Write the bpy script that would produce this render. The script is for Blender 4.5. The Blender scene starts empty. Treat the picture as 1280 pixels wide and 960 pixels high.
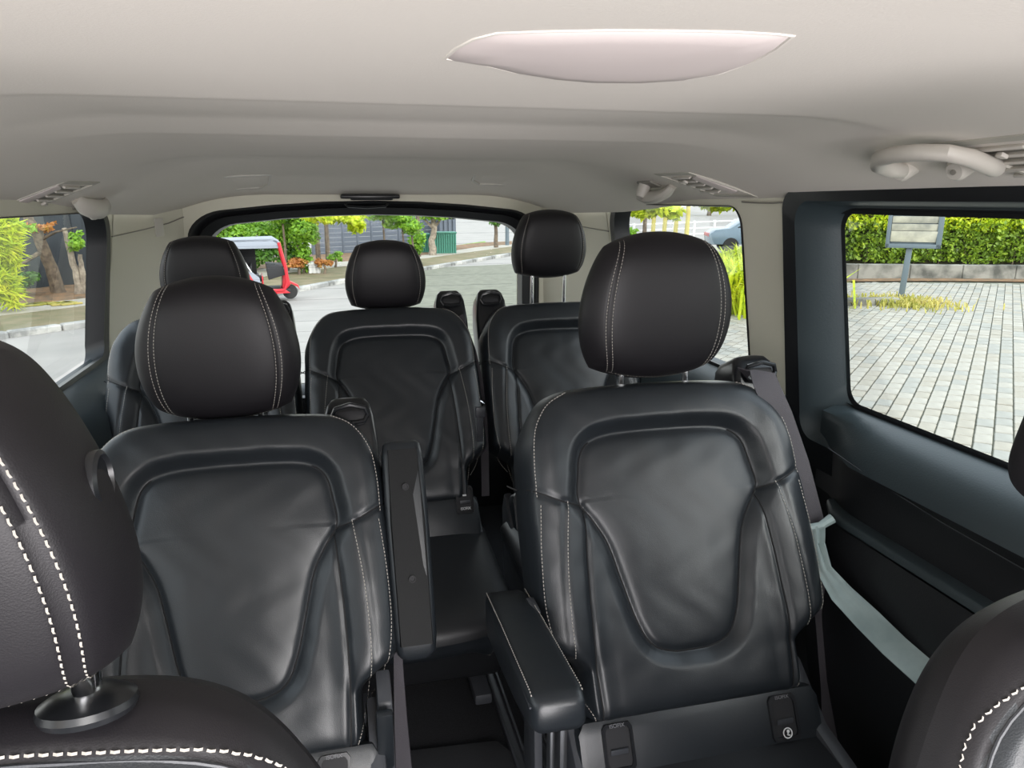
import bpy, bmesh, math, random
import numpy as np
from mathutils import Vector, Matrix
random.seed(7); rng = np.random.default_rng(7)
PI = math.pi
scn = bpy.context.scene
COL = scn.collection

# ------------------------------------------------------------------ camera
CAM = np.array([-.16, 0, 1.28]); FPX = 920.0
TH = math.atan(232/FPX); PS = math.atan(.25*math.cos(TH))
FW = np.array([math.sin(PS)*math.cos(TH), math.cos(PS)*math.cos(TH), -math.sin(TH)])
RT = np.array([math.cos(PS), -math.sin(PS), 0]); UP = np.cross(RT, FW)
cd = bpy.data.cameras.new('camera'); cam = bpy.data.objects.new('camera', cd); COL.objects.link(cam)
cd.sensor_width = 36; cd.lens = 36*FPX/1280; cd.clip_start = .02; cd.clip_end = 600
cam.matrix_world = Matrix(((RT[0], UP[0], -FW[0], CAM[0]), (RT[1], UP[1], -FW[1], CAM[1]), (RT[2], UP[2], -FW[2], CAM[2]), (0, 0, 0, 1)))
scn.camera = cam
# ------------------------------------------------------------------ light
w = bpy.data.worlds.new('sky'); scn.world = w; w.use_nodes = True
nt = w.node_tree; nt.nodes.clear()
wo = nt.nodes.new('ShaderNodeOutputWorld'); bg = nt.nodes.new('ShaderNodeBackground')
tc = nt.nodes.new('ShaderNodeTexCoord'); sx = nt.nodes.new('ShaderNodeSeparateXYZ'); cr = nt.nodes.new('ShaderNodeValToRGB')
nt.links.new(tc.outputs['Generated'], sx.inputs[0]); nt.links.new(sx.outputs['Z'], cr.inputs[0])
cr.color_ramp.elements[0].position = 0; cr.color_ramp.elements[0].color = (1, .99, .96, 1)
cr.color_ramp.elements[1].position = .7; cr.color_ramp.elements[1].color = (.76, .86, .97, 1)
nt.links.new(cr.outputs[0], bg.inputs[0]); nt.links.new(bg.outputs[0], wo.inputs[0])
bg.inputs[1].default_value = 1.85
sd = bpy.data.lights.new('sun', 'SUN'); sun = bpy.data.objects.new('sun', sd); COL.objects.link(sun)
sd.energy = 2.6; sd.angle = math.radians(38); sd.color = (1, .97, .93)
sun.rotation_euler = Vector((-.22, .80, -.48)).to_track_quat('-Z', 'Y').to_euler()
def area(name, loc, aim, sx_, sy_, e, col):
    a = bpy.data.lights.new(name, 'AREA'); a.shape = 'RECTANGLE'; a.size = sx_; a.size_y = sy_; a.energy = e; a.color = col
    o = bpy.data.objects.new(name, a); COL.objects.link(o); o.location = loc; o.rotation_euler = (Vector(aim)-Vector(loc)).to_track_quat('-Z', 'Y').to_euler(); return o
# added area lamp behind the camera, tilted up to brighten the ceiling like windscreen daylight
area('windscreen_fill_lamp', (0, -.95, .85), (0, 1.0, 1.45), 1.5, .8, 34, (1, .955, .97))
vs = scn.view_settings; vs.view_transform = 'Standard'; vs.look = 'None'; vs.gamma = 1; vs.exposure = 0.6; vs.use_curve_mapping = False

# ------------------------------------------------------------------ helpers
def ray(px, py): return FW + RT*((px-640)/FPX) + UP*((480-py)/FPX)
def at(px, py, **k):
    r = ray(px, py); a, v = list(k.items())[0]; i = 'XYZ'.index(a)
    return CAM + r*((v-CAM[i])/r[i])
def sm(t): t = np.clip(t, 0, 1); return t*t*(3-2*t)
def H(x, y):
    return -.6-.85*sm((.0555*y-.0596*x+.05)/1.6)
def gp(px, py):
    r = ray(px, py); t = .5
    while t < 300:
        p = CAM+r*t
        if p[2] <= H(p[0], p[1]): return p
        t *= 1.003
    return p
def tag(o, label=None, cat=None, group=None, kind=None):
    if label: o['label'] = label
    if cat: o['category'] = cat
    if group: o['group'] = group
    if kind: o['kind'] = kind
    return o
def thing(name, label, cat, loc=(0, 0, 0), rz=0, group=None):
    o = bpy.data.objects.new(name, None); COL.objects.link(o); o.location = loc; o.rotation_euler = (0, 0, rz)
    o.empty_display_size = .1
    return tag(o, label, cat, group)
def children(o): return [c for c in COL.objects if c.parent == o]
def copy_tree(o, parent=None):
    c = o.copy(); COL.objects.link(c)
    if parent: c.parent = parent
    for ch in children(o): copy_tree(ch, c)
    return c

class MB:
    def __init__(s): s.v = []; s.f = []; s.mi = []; s.nr = None
    def add(s, vs, fs, m=0, M=None):
        b = len(s.v)
        if M is not None: vs = [tuple(M @ Vector(v)) for v in vs]
        s.v += [tuple(map(float, v)) for v in vs]; s.f += [tuple(i+b for i in f) for f in fs]; s.mi += [m]*len(fs); return s
    def box(s, c, d, bev=0, rot=None, m=0, seg=2):
        bm = bmesh.new(); bmesh.ops.create_cube(bm, size=1)
        for v in bm.verts: v.co = Vector((v.co.x*d[0], v.co.y*d[1], v.co.z*d[2]))
        if bev: bmesh.ops.bevel(bm, geom=list(bm.edges), offset=bev, segments=seg, affect='EDGES', profile=.6)
        M = Matrix.Translation(c)
        if rot is not None: M = M @ (rot if isinstance(rot, Matrix) else Matrix.Rotation(rot[0], 4, rot[1]))
        s._bm(bm, M, m); return s
    def _bm(s, bm, M, m):
        bm.verts.index_update()
        s.add([v.co for v in bm.verts], [[v.index for v in f.verts] for f in bm.faces], m, M); bm.free()
    def prism(s, pts, h0, h1, axis='Z', bev=0, m=0, M=None):   # polygon pts extruded along axis
        bm = bmesh.new()
        def mk(p, h): return {'Z': (p[0], p[1], h), 'Y': (p[0], h, p[1]), 'X': (h, p[0], p[1])}[axis]
        a = [bm.verts.new(mk(p, h0)) for p in pts]; b = [bm.verts.new(mk(p, h1)) for p in pts]
        n = len(pts)
        bm.faces.new(a); bm.faces.new(b[::-1])
        for i in range(n): bm.faces.new((a[i], b[i], b[(i+1) % n], a[(i+1) % n]))
        bmesh.ops.recalc_face_normals(bm, faces=list(bm.faces))
        if bev: bmesh.ops.bevel(bm, geom=list(bm.edges), offset=bev, segments=2, affect='EDGES', profile=.6)
        s._bm(bm, M or Matrix.Identity(4), m); return s
    def tube(s, pts, r, n=10, m=0, cap=True, flat=1.0):
        pts = [Vector(p) for p in pts]; rs = r if isinstance(r, (list, tuple)) else [r]*len(pts)
        vs = []; up = None
        for i, p in enumerate(pts):
            t = (pts[min(i+1, len(pts)-1)]-pts[max(i-1, 0)]).normalized()
            if up is None: up = t.orthogonal().normalized()
            up = (up - t*up.dot(t)).normalized(); sd_ = t.cross(up)
            for k in range(n):
                a = 2*PI*k/n; vs.append(p+up*math.cos(a)*rs[i]+sd_*math.sin(a)*rs[i]*flat)
        fs = []
        for i in range(len(pts)-1):
            for k in range(n): fs.append((i*n+k, i*n+(k+1) % n, (i+1)*n+(k+1) % n, (i+1)*n+k))
        if cap: fs.append(tuple(range(n))[::-1]); fs.append(tuple((len(pts)-1)*n+k for k in range(n)))
        return s.add(vs, fs, m)
    def lathe(s, prof, n=24, m=0, M=None):     # prof (r,z) about z
        vs = [(r*math.cos(2*PI*k/n), r*math.sin(2*PI*k/n), z) for r, z in prof for k in range(n)]
        fs = [(i*n+k, i*n+(k+1) % n, (i+1)*n+(k+1) % n, (i+1)*n+k) for i in range(len(prof)-1) for k in range(n)]
        fs.append(tuple((len(prof)-1)*n+k for k in range(n))); fs.append(tuple(range(n))[::-1])
        return s.add(vs, fs, m, M)
    def loft(s, loops, m=0, closed=True, cap0=False, cap1=False):
        n = len(loops[0]); vs = [p for L in loops for p in L]; fs = []
        for i in range(len(loops)-1):
            for k in range(n if closed else n-1):
                fs.append((i*n+k, i*n+(k+1) % n, (i+1)*n+(k+1) % n, (i+1)*n+k))
        if cap0: fs.append(tuple(range(n))[::-1])
        if cap1: fs.append(tuple((len(loops)-1)*n+k for k in range(n)))
        return s.add(vs, fs, m)
    def build(s, name, mat, parent=None, smooth=True, ang=35, **tg):
        me = bpy.data.meshes.new(name); me.from_pydata(s.v, [], s.f)
        for mm in (mat if isinstance(mat, (list, tuple)) else [mat]): me.materials.append(mm)
        if any(s.mi): me.polygons.foreach_set('material_index', s.mi)
        me.validate(); me.update()
        if s.nr is not None:
            me.polygons.foreach_set('use_smooth', [True]*len(me.polygons)); me.normals_split_custom_set_from_vertices(s.nr)
            o = bpy.data.objects.new(name, me); COL.objects.link(o); o.parent = parent; return tag(o, **tg)
        bm = bmesh.new(); bm.from_mesh(me); bmesh.ops.recalc_face_normals(bm, faces=list(bm.faces)); bm.to_mesh(me); bm.free()
        if smooth:
            me.polygons.foreach_set('use_smooth', [True]*len(me.polygons)); me.set_sharp_from_angle(angle=math.radians(ang))
        o = bpy.data.objects.new(name, me); COL.objects.link(o)
        if parent: o.parent = parent
        return tag(o, **tg)

# ------------------------------------------------------------------ materials
def mat(name, col, rough=.6, metal=0, noise=None, bump=None, spec=.5, sheen=0, coat=0, emit=None, trans=0):
    m = bpy.data.materials.new(name); m.use_nodes = True; t = m.node_tree; b = t.nodes['Principled BSDF']
    b.inputs['Base Color'].default_value = (*col, 1); b.inputs['Roughness'].default_value = rough; b.inputs['Metallic'].default_value = metal
    b.inputs['Specular IOR Level'].default_value = spec
    if sheen: b.inputs['Sheen Weight'].default_value = sheen
    if coat: b.inputs['Coat Weight'].default_value = coat
    if trans: b.inputs['Transmission Weight'].default_value = trans
    if emit: b.inputs['Emission Color'].default_value = (*emit[0], 1); b.inputs['Emission Strength'].default_value = emit[1]
    tcn = t.nodes.new('ShaderNodeTexCoord')
    if noise:     # (scale, colour2, low, high)
        n = t.nodes.new('ShaderNodeTexNoise'); n.inputs['Scale'].default_value = noise[0]; n.inputs['Detail'].default_value = 6
        r = t.nodes.new('ShaderNodeValToRGB'); r.color_ramp.elements[0].position = noise[2]; r.color_ramp.elements[1].position = noise[3]
        r.color_ramp.elements[0].color = (*noise[1], 1); r.color_ramp.elements[1].color = (*col, 1)
        t.links.new(tcn.outputs['Object'], n.inputs[0]); t.links.new(n.outputs[0], r.inputs[0]); t.links.new(r.outputs[0], b.inputs['Base Color'])
    if bump:      # list of (kind, scale, strength)
        prev = None
        for kind, sc, st in bump:
            n = t.nodes.new('ShaderNodeTexVoronoi' if kind == 'v' else 'ShaderNodeTexNoise'); n.inputs['Scale'].default_value = sc
            t.links.new(tcn.outputs['Object'], n.inputs[0])
            bp = t.nodes.new('ShaderNodeBump'); bp.inputs['Strength'].default_value = st; bp.inputs['Distance'].default_value = .002
            t.links.new(n.outputs[0], bp.inputs['Height'])
            if prev: t.links.new(prev.outputs[0], bp.inputs['Normal'])
            prev = bp
        t.links.new(prev.outputs[0], b.inputs['Normal'])
    return m
def glassmat(name, tint, refl=.5):
    m = bpy.data.materials.new(name); m.use_nodes = True; t = m.node_tree; t.nodes.clear()
    o = t.nodes.new('ShaderNodeOutputMaterial'); a = t.nodes.new('ShaderNodeBsdfTransparent'); a.inputs[0].default_value = (*tint, 1)
    g = t.nodes.new('ShaderNodeBsdfGlossy'); g.inputs['Roughness'].default_value = .02; refl *= .4; f = t.nodes.new('ShaderNodeFresnel'); f.inputs[0].default_value = 1.25
    mx = t.nodes.new('ShaderNodeMixShader'); mu = t.nodes.new('ShaderNodeMath'); mu.operation = 'MULTIPLY'; mu.inputs[1].default_value = refl
    t.links.new(f.outputs[0], mu.inputs[0]); t.links.new(mu.outputs[0], mx.inputs[0])
    t.links.new(a.outputs[0], mx.inputs[1]); t.links.new(g.outputs[0], mx.inputs[2]); t.links.new(mx.outputs[0], o.inputs[0])
    return m
def leafmat(name, c1, c2, c3, scale=2.2):
    m = mat(name, c1, .55); t = m.node_tree; b = t.nodes['Principled BSDF']
    n = t.nodes.new('ShaderNodeTexNoise'); n.inputs['Scale'].default_value = scale; n.inputs['Detail'].default_value = 8; n.inputs['Roughness'].default_value = .8
    r = t.nodes.new('ShaderNodeValToRGB'); e = r.color_ramp.elements; e[0].position = .36; e[0].color = (*c1, 1); e[1].position = .64; e[1].color = (*c3, 1)
    k = e.new(.5); k.color = (*c2, 1)
    tcn = t.nodes.new('ShaderNodeTexCoord'); t.links.new(tcn.outputs['Object'], n.inputs[0]); t.links.new(n.outputs[0], r.inputs[0]); t.links.new(r.outputs[0], b.inputs['Base Color'])
    tr = t.nodes.new('ShaderNodeBsdfTranslucent'); t.links.new(r.outputs[0], tr.inputs[0]); mx = t.nodes.new('ShaderNodeMixShader'); mx.inputs[0].default_value = .4
    t.links.new(b.outputs[0], mx.inputs[1]); t.links.new(tr.outputs[0], mx.inputs[2]); t.links.new(mx.outputs[0], t.nodes['Material Output'].inputs[0])
    return m
LE = mat('black_leather', (.014, .0175, .0215), .38, noise=(3, (.011, .0135, .0165), .3, .7), bump=[('v', 800, .10), ('n', 45, .12)], spec=.55)
LEH = mat('black_soft_leather', (.009, .008, .010), .50, bump=[('v', 900, .07)], spec=.4)
PB = mat('black_plastic', (.013, .014, .016), .45, bump=[('n', 300, .12)])
PBS = mat('black_satin_plastic', (.01, .011, .013), .28)
PG = mat('charcoal_plastic', (.045, .048, .055), .42, bump=[('n', 350, .1)])
PT = mat('slate_trim_plastic', (.030, .042, .048), .42, bump=[('n', 260, .12)])
CR = mat('cream_trim_plastic', (.68, .66, .55), .6, bump=[('n', 300, .05)])
HL = mat('headliner_fabric', (.76, .715, .66), .9, noise=(1.4, (.72, .68, .625), .35, .7), bump=[('n', 420, .12)], spec=.15)
CRL = mat('pale_grey_plastic', (.58, .55, .50), .45)
CRD = mat('grey_louvre_plastic', (.25, .24, .21), .5)
CH = mat('chrome', (.85, .86, .88), .12, 1)
ST = mat('pale_thread', (.33, .31, .28), .8)
SMD = mat('dark_thread', (.006, .006, .007), .8)
WB = mat('grey_seat_belt_webbing', (.052, .048, .056), .7, bump=[('n', 500, .3)])
WL = mat('pale_belt_strap', (.30, .37, .37), .6, noise=(14, (.20, .26, .26), .3, .7), bump=[('n', 40, .5)])  # paler colour given to one belt run and the tongue
CP = mat('black_carpet', (.012, .013, .016), .95, noise=(160, (.006, .006, .008), .35, .7), bump=[('n', 300, .9)])
MT = mat('brushed_metal', (.5, .52, .55), .3, 1)
GL = glassmat('clear_window_glass', (.93, .96, .95)); LENS = mat('frosted_lamp_lens', (.74, .66, .64), .6)
ASPH = mat('pale_worn_asphalt', (.29, .27, .245), .9, noise=(.9, (.24, .225, .205), .3, .7), bump=[('n', 30, .3)])
BASE = mat('sandy_joint_ground', (.17, .17, .125), .95, noise=(4, (.11, .11, .08), .3, .7))
PAV = [mat('paver_'+n, c, .9, noise=(6, tuple(k*.78 for k in c), .3, .7), bump=[('n', 30, .4)]) for n, c in (('pale', (.345, .325, .275)), ('grey', (.29, .285, .25)), ('warm', (.32, .295, .24)))]
KW = mat('faded_white_kerb', (.42, .41, .38), .9, noise=(3, (.15, .15, .14), .38, .6)); KB = mat('faded_grey_kerb', (.22, .22, .21), .9, noise=(3, (.34, .33, .31), .35, .6))
VERGE = mat('brown_earth_verge', (.19, .15, .085), .95, noise=(1.8, (.12, .11, .05), .35, .65), bump=[('n', 8, .5)])
PATH = mat('pale_concrete_path', (.36, .34, .29), .9, noise=(2, (.28, .25, .2), .3, .7))
LIT = mat('leaf_litter', (.24, .13, .06), .95, noise=(5, (.10, .07, .04), .35, .65), bump=[('n', 12, .8)])
WALLD = mat('dark_painted_masonry', (.035, .042, .048), .85, noise=(1.2, (.02, .025, .03), .3, .7))
CONC = mat('stained_concrete', (.24, .23, .20), .9, noise=(2.5, (.07, .07, .06), .38, .62))
FEN = mat('slate_fence_paint', (.085, .10, .125), .6); BARK = mat('grey_brown_bark', (.17, .13, .09), .9, noise=(9, (.08, .06, .045), .35, .65), bump=[('n', 20, .8)])
BARKP = mat('pale_bark', (.32, .27, .21), .9, noise=(8, (.16, .13, .1), .35, .65))
LG = leafmat('bright_green_leaves', (.06, .15, .015), (.20, .40, .03), (.38, .58, .05)); LY = leafmat('yellow_green_leaves', (.22, .36, .01), (.52, .62, .02), (.74, .72, .04))
LD = leafmat('deep_green_leaves', (.03, .09, .015), (.09, .22, .03), (.18, .36, .04)); LO = leafmat('autumn_leaves', (.40, .14, .04), (.50, .22, .06), (.45, .38, .05))
GY = leafmat('golden_grass', (.24, .26, .04), (.46, .42, .09), (.62, .50, .18)); TUK = mat('red_paint', (.50, .02, .03), .35)
TARP = mat('grey_canvas', (.24, .26, .30), .8); DK = mat('dark_interior', (.012, .012, .014), .7); RUB = mat('tyre_rubber', (.02, .02, .02), .8)
CARP = mat('silver_blue_car_paint', (.20, .27, .34), .25, .3); WHT = mat('white_painted_board', (.62, .62, .60), .7); GRN = mat('green_painted_steel', (.03, .16, .11), .5)
TINT = mat('dark_tinted_glass', (.03, .04, .05), .08); GALV = mat('slate_painted_steel', (.10, .13, .15), .5)
SGN = mat('weathered_cream_panel', (.42, .40, .32), .6, noise=(5, (.20, .20, .17), .3, .7)); WHITEP = mat('white_print', (.7, .7, .7), .6)

# ------------------------------------------------------------------ van shell
def XW(z): return .80+.17*min(max(1.29-z, 0), .4)
def rrect(y0, y1, z0, z1, r, n=8, off=0, sgn=1, xf=XW):     # rounded rectangle loop on a leaning side wall
    out = []
    rr = r if isinstance(r, (list, tuple)) else [r]*4
    for (cy, cz, a0, q) in ((y1-rr[0], z1-rr[0], 0, rr[0]), (y0+rr[1], z1-rr[1], PI/2, rr[1]), (y0+rr[2], z0+rr[2], PI, rr[2]), (y1-rr[3], z0+rr[3], 1.5*PI, rr[3])):
        for k in range(n+1):
            a = a0+PI/2*k/n; y = cy+q*math.cos(a); z = cz+q*math.sin(a); out.append((sgn*(xf(z)+off), y, z))
    return out
def rect_match(y0, y1, z0, z1, n=8, off=0, sgn=1, xf=XW):   # square-cornered loop with as many points
    out = []
    c = [(y1, (z0+z1)/2), (y1, z1), ((y0+y1)/2, z1), (y0, z1), (y0, (z0+z1)/2), (y0, z0), ((y0+y1)/2, z0), (y1, z0)]
    for q in range(4):
        a, b, d = c[(2*q) % 8], c[(2*q+1) % 8], c[(2*q+2) % 8]
        for k in range(n+1):
            t = k/n
            p = (a[0]+(b[0]-a[0])*t*2, a[1]+(b[1]-a[1])*t*2) if t <= .5 else (b[0]+(d[0]-b[0])*(t*2-1), b[1]+(d[1]-b[1])*(t*2-1))
            out.append((sgn*(xf(p[1])+off), p[0], p[1]))
    return out

# headliner: height field over (x, y)
def ceil_z(x, y):
    py = [-.4, .2, .34, .36, .84, .868, .90, 1.13, 1.16, 1.30, 1.33, 1.88, 1.92, 2.02, 2.2, 2.6, 2.85, 3.0]
    pz = [1.36, 1.388, 1.394, 1.394, 1.3815, 1.3805, 1.384, 1.390, 1.3895, 1.3785, 1.379, 1.376, 1.377, 1.390, 1.385, 1.352, 1.314, 1.276]
    zc = np.interp(y, py, pz); zs = np.interp(y, [-.4, .3, .9, 2.2, 2.6, 3.0], [1.36, 1.388, 1.380, 1.368, 1.344, 1.285])
    a = sm((np.abs(x)-.42)/.26); z = zc*(1-a)+zs*a
    u = np.clip((np.abs(x)-.40)/.42, 0, 1)
    lo = np.interp(y, [0, 1.3, 1.9, 2.4, 3.0], [1.285, 1.275, 1.268, 1.235, 1.22])
    z = z-(z-lo)*u**2.2
    return z
def ceil_n(x, y):
    e = .004; n = Vector((-(ceil_z(x+e, y)-ceil_z(x-e, y))/(2*e), -(ceil_z(x, y+e)-ceil_z(x, y-e))/(2*e), 1)); return -n.normalized()
xs = np.concatenate([np.linspace(-.82, .82, 83)]); ys = np.unique(np.concatenate([np.linspace(-.35, .85, 13), np.linspace(.86, 1.4, 40), np.linspace(1.42, 1.95, 12), np.linspace(1.96, 2.24, 22), np.linspace(2.28, 3.0, 20)]))
X, Y = np.meshgrid(xs, ys); Z = ceil_z(X, Y)
WX = np.interp(Y, [0, 2.3, 3.0], [1, 1, .88]); XX = X*WX
n1, n2 = X.shape
m = MB(); m.add(np.stack([XX, Y, Z], -1).reshape(-1, 3).tolist(), [(i*n2+j, i*n2+j+1, (i+1)*n2+j+1, (i+1)*n2+j) for i in range(n1-1) for j in range(n2-1)])
# outer roof skin so that the headliner has thickness
b = len(m.v); zt = 1.50
m.add([(-.85, -.35, zt), (.85, -.35, zt), (.78, 3.1, zt), (-.78, 3.1, zt)], [(0, 1, 2, 3)])
m.build('ceiling', HL, kind='structure', ang=60, label='pale cream moulded fabric headliner with shallow cross ridges')

# side walls: cream panels pierced by window openings, framed in black
def side(sgn, label):
    wall = MB()
    # (opening y0,y1,z0,z1, surround y0,y1)
    ops = [(.10, 1.40, .84, 1.262, -.30, 1.46), (1.64, 2.50, .83, 1.262, 1.46, 2.62)]
    if sgn < 0: ops = [(.10, 1.30, .84, 1.255, -.30, 1.40), (1.46, 2.50, .80, 1.242, 1.40, 2.62)]
    wops = [((-.2, 1.425, .72, 1.285) if (sgn > 0 and i == 0) else (o[0], o[1]+.012, o[2]-.028, o[3]) if i == 1 else o[:4])+o[4:] for i, o in enumerate(ops)]
    res = []
    for i, (y0, y1, z0, z1, s0, s1) in enumerate(wops):
        outer = rect_match(s0, s1, (.715 if i == 0 else .78) if sgn > 0 else .74, 1.33, off=0, sgn=sgn)
        inner = rrect(y0, y1, z0, z1, [.10, .05, .05, .05] if i else .05, off=0, sgn=sgn)
        inner2 = [(p[0]+sgn*.035, p[1], p[2]) for p in inner]
        wall.loft([outer, inner, inner2]); res.append(inner2)
        back = [(p[0]+sgn*.06, p[1], p[2]) for p in outer]
        wall.loft([back, inner2])
    o = wall.build('wall_right' if sgn > 0 else 'wall_left', CR, kind='structure', ang=50, label=label)
    # lower wall, dark
    lw = MB(); sx_ = sgn
    prof = [(.865, .74), (.82, .73), (.80, .70), (.795, .6), (.80, .4), (.84, .1), (.86, 0)]
    L = [[(sx_*x, y, z) for x, z in prof] for y in np.linspace(1.44 if sgn > 0 else -.3, 2.9, 30)]
    lw.loft([list(l) for l in zip(*[[p for p in l] for l in L])], closed=False)
    lw.loft([[(sx_*.93, -.3, z) for z in (0, .72)], [(sx_*.93, 2.9, z) for z in (0, .72)]], closed=False)
    lw.build('lower_wall_panel', PT if sgn < 0 else PB, parent=o, label='dark lower side trim')
    for i, l in enumerate(res):
        wn = 'window_%d' % (1+i+(0 if sgn > 0 else 2)); y0, y1, z0, z1 = ops[i][:4]; r = [.10, .05, .05, .05] if i else .05
        fr = MB()
        if i == 1:
            a = rrect(y0-.0, y1+.035, z0-.03, z1+.001, r, off=-.003, sgn=sgn); a1 = rrect(y0, y1+.03, z0-.025, z1-.0, r, off=-.006, sgn=sgn)
            b_ = rrect(y0, y1-.005, z0+.005, z1-.002, r, off=-.004, sgn=sgn); c = rrect(y0-.004, y1-.02, z0-.012, z1-.004, r, off=.048, sgn=sgn)
            fr.loft([a, a1, b_, c])
        else:
            a = rrect(y0+.004, y1-.004, z0+.004, z1-.004, r, off=.005 if sgn < 0 else .041, sgn=sgn); c = rrect(y0+.012, y1-.012, z0+.012, z1-.012, r, off=.036, sgn=sgn); fr.loft([a, c])
        fo = fr.build(wn, PB, kind='structure', ang=50, label=('%s %s side window in a black rubber frame' % ('right' if sgn > 0 else 'left', 'rear' if i else 'middle')))
        g = MB(); gl = rrect(y0+.0, y1-.0, z0+.0, z1-.0, r, off=.045, sgn=sgn); g2 = rrect(y0, y1, z0, z1, r, off=.041, sgn=sgn)
        g.add(gl, [tuple(range(len(gl)))]); g.build('pane', GL, parent=fo, smooth=False)
    return o
wr = side(1, 'cream right interior side panel and pillars'); wl = side(-1, 'cream left interior side panel and pillars')

# sliding door on the right: black surround, ledge, panels
dr = MB()
def XD(z): return XW(z) if z > .88 else .868
door_out = rrect(-.25, 1.450, .40, 1.300, .05, off=-.004, sgn=1, xf=XD)
def dl(dy, dz0, dz1, off, r): return rrect(-.22, 1.450-dy, .84+dz0, 1.300-dz1, r, off=off, sgn=1, xf=XD)
w_in = rrect(.10, 1.333, .845, 1.262, .045, off=.042, sgn=1, xf=XD)
L0 = rrect(-.25, 1.450, .70, 1.302, .045, off=-.004, sgn=1, xf=XD)
L1 = rrect(-.245, 1.444, .705, 1.297, .045, off=-.018, sgn=1, xf=XD)
L2 = rrect(-.20, 1.405, .76, 1.275, .05, off=-.016, sgn=1, xf=XD)
L3 = rrect(.0, 1.372, .79, 1.270, .05, off=-.002, sgn=1, xf=XD)
L4 = rrect(.095, 1.338, .838, 1.265, .05, off=.036, sgn=1, xf=XD)
dr.loft([L2, L3, L4, w_in]); dk = MB(); dk.loft([L0, L1, L2])
door = thing('door_1', 'dark sliding side door with window surround, ledge and map pocket', 'door', (0, 0, 0)); tag(door, kind='structure')
dr.build('window_surround', PT, door, ang=60); dk.build('outer_surround', PBS, door, ang=60, label='black outer band of the window surround')
rb = MB(); rb.loft([w_in, rrect(.11, 1.323, .855, 1.254, .04, off=.044, sgn=1, xf=XD)]); rb.build('rubber_seal', PBS, door)
# ledge + fabric panel + armrest rail + lower pocket: one profile swept forwards
def sweep(prof, y0, y1, n=14, bow=.0):
    rows = [[(x+(max(x, .862+.0*z)-x)*float(sm((y-1.16)/.17))*(1 if z > .64 else 0), y, z) for x, z in prof] for y in np.linspace(y0, y1, 30)]
    mm = MB(); mm.loft([list(r) for r in rows], closed=False, cap0=False); return mm
sweep([(.906, .846), (.890, .842), (.862, .832), (.838, .815), (.818, .790), (.808, .765)], -.25, 1.34).build('ledge', PT, door, ang=60)
sweep([(.808, .765), (.815, .755), (.822, .70), (.822, .66)], -.25, 1.34).build('upper_panel', PB, door, ang=60)
sweep([(.822, .664), (.795, .665), (.786, .661), (.785, .652), (.795, .648)], -.25, 1.25).build('pocket_rail', PT, door, ang=60)
sweep([(.79, .645), (.782, .60), (.78, .45), (.80, .30), (.84, .1)], -.25, 1.22).build('lower_pocket', PB, door, ang=60)
m = MB(); m.tube([at(1035, 560, X=.808), at(1090, 598, X=.812), at(1180, 655, X=.812), at(1280, 712, X=.812)], .0012, 5); m.build('panel_seam', PG, door)

# black rear end: tailgate window frame
def rear_loop(hw, z0, z1, y, rt, rb, bow=0, n=8):
    out = []
    for (cx, cz, a0, q) in ((hw-rt, z1-rt*.7, 0, rt), (-hw+rt, z1-rt*.7, PI/2, rt), (-hw+rb, z0+rb, PI, rb), (hw-rb, z0+rb, 1.5*PI, rb)):
        for k in range(n+1):
            a = a0+PI/2*k/n; x = cx+q*math.cos(a); z = cz+q*math.sin(a)*(.7 if a0 < 2 else 1)
            out.append((x, y, z))
    # arc the top
    return [(x, yy, z+bow*(1-(x/hw)**2)*(1 if z > (z0+z1)/2 else 0)) for x, yy, z in out]
def subdiv_top(l, n=6):   # add points along long straight edges so the bow shows
    out = []
    for i in range(len(l)):
        a = l[i]; b = l[(i+1) % len(l)]; out.append(a)
        if (Vector(a)-Vector(b)).length > .3:
            for k in range(1, n): out.append(tuple(a[j]+(b[j]-a[j])*k/n for j in range(3)))
    return out
def rl(hw, z0, z1, y, rt, rb, bow):
    l = subdiv_top(rear_loop(hw, z0, z1, y, rt, rb, 0)); return [(x, yy, z+bow*(1-(x/hw)**2)*(1 if z > (z0+z1)/2 else 0)) for x, yy, z in l]
ra = rl(.665, .50, 1.222, 2.93, .12, .05, .05); rb_ = rl(.655, .505, 1.216, 2.925, .12, .05, .05); rc = rl(.635, .52, 1.205, 2.95, .11, .05, .046)
rd = rl(.628, .525, 1.200, 2.935, .11, .05, .046); re = rl(.600, .545, 1.176, 2.96, .10, .05, .044); rf = rl(.595, .55, 1.172, 3.02, .10, .05, .044)
bw = MB()
big = [(x*1.24 if abs(x) > .4 else x*1.24, 2.93, (1.30 if z > .9 else 0.0)) for x, _, z in ra]
bw.loft([big, ra]); bw.loft([[(x, 3.07, z) for x, y, z in big], [(x, 3.03, z) for x, y, z in rf]])
bw.build('wall_rear', CR, kind='structure', ang=50, label='cream rear trim around the tailgate opening')
fr = MB(); fr.loft([ra, rb_, rc, rd, re, rf]); wf = fr.build('window_5', PB, kind='structure', ang=40, label='rear tailgate window with black ribbed rubber frame')
g = MB(); g.add([(x, 3.01, z) for x, y, z in rf], [tuple(range(len(rf)))]); g.build('pane', GL, wf, smooth=False)
m = MB(); m.box((-.005, 2.905, 1.287), (.22, .04, .016), .006).box((.0, 2.91, 1.283), (.16, .03, .02), .008)
m.build('high_brake_light', PBS, wf, label='slim black lamp housing at top centre')
m = MB(); m.tube([(-.10, 2.90, 1.262), (-.09, 2.89, 1.252), (-.02, 2.885, 1.247), (.05, 2.89, 1.252), (.06, 2.90, 1.262)], .005, 8); m.build('pull_loop', PBS, wf)
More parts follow.
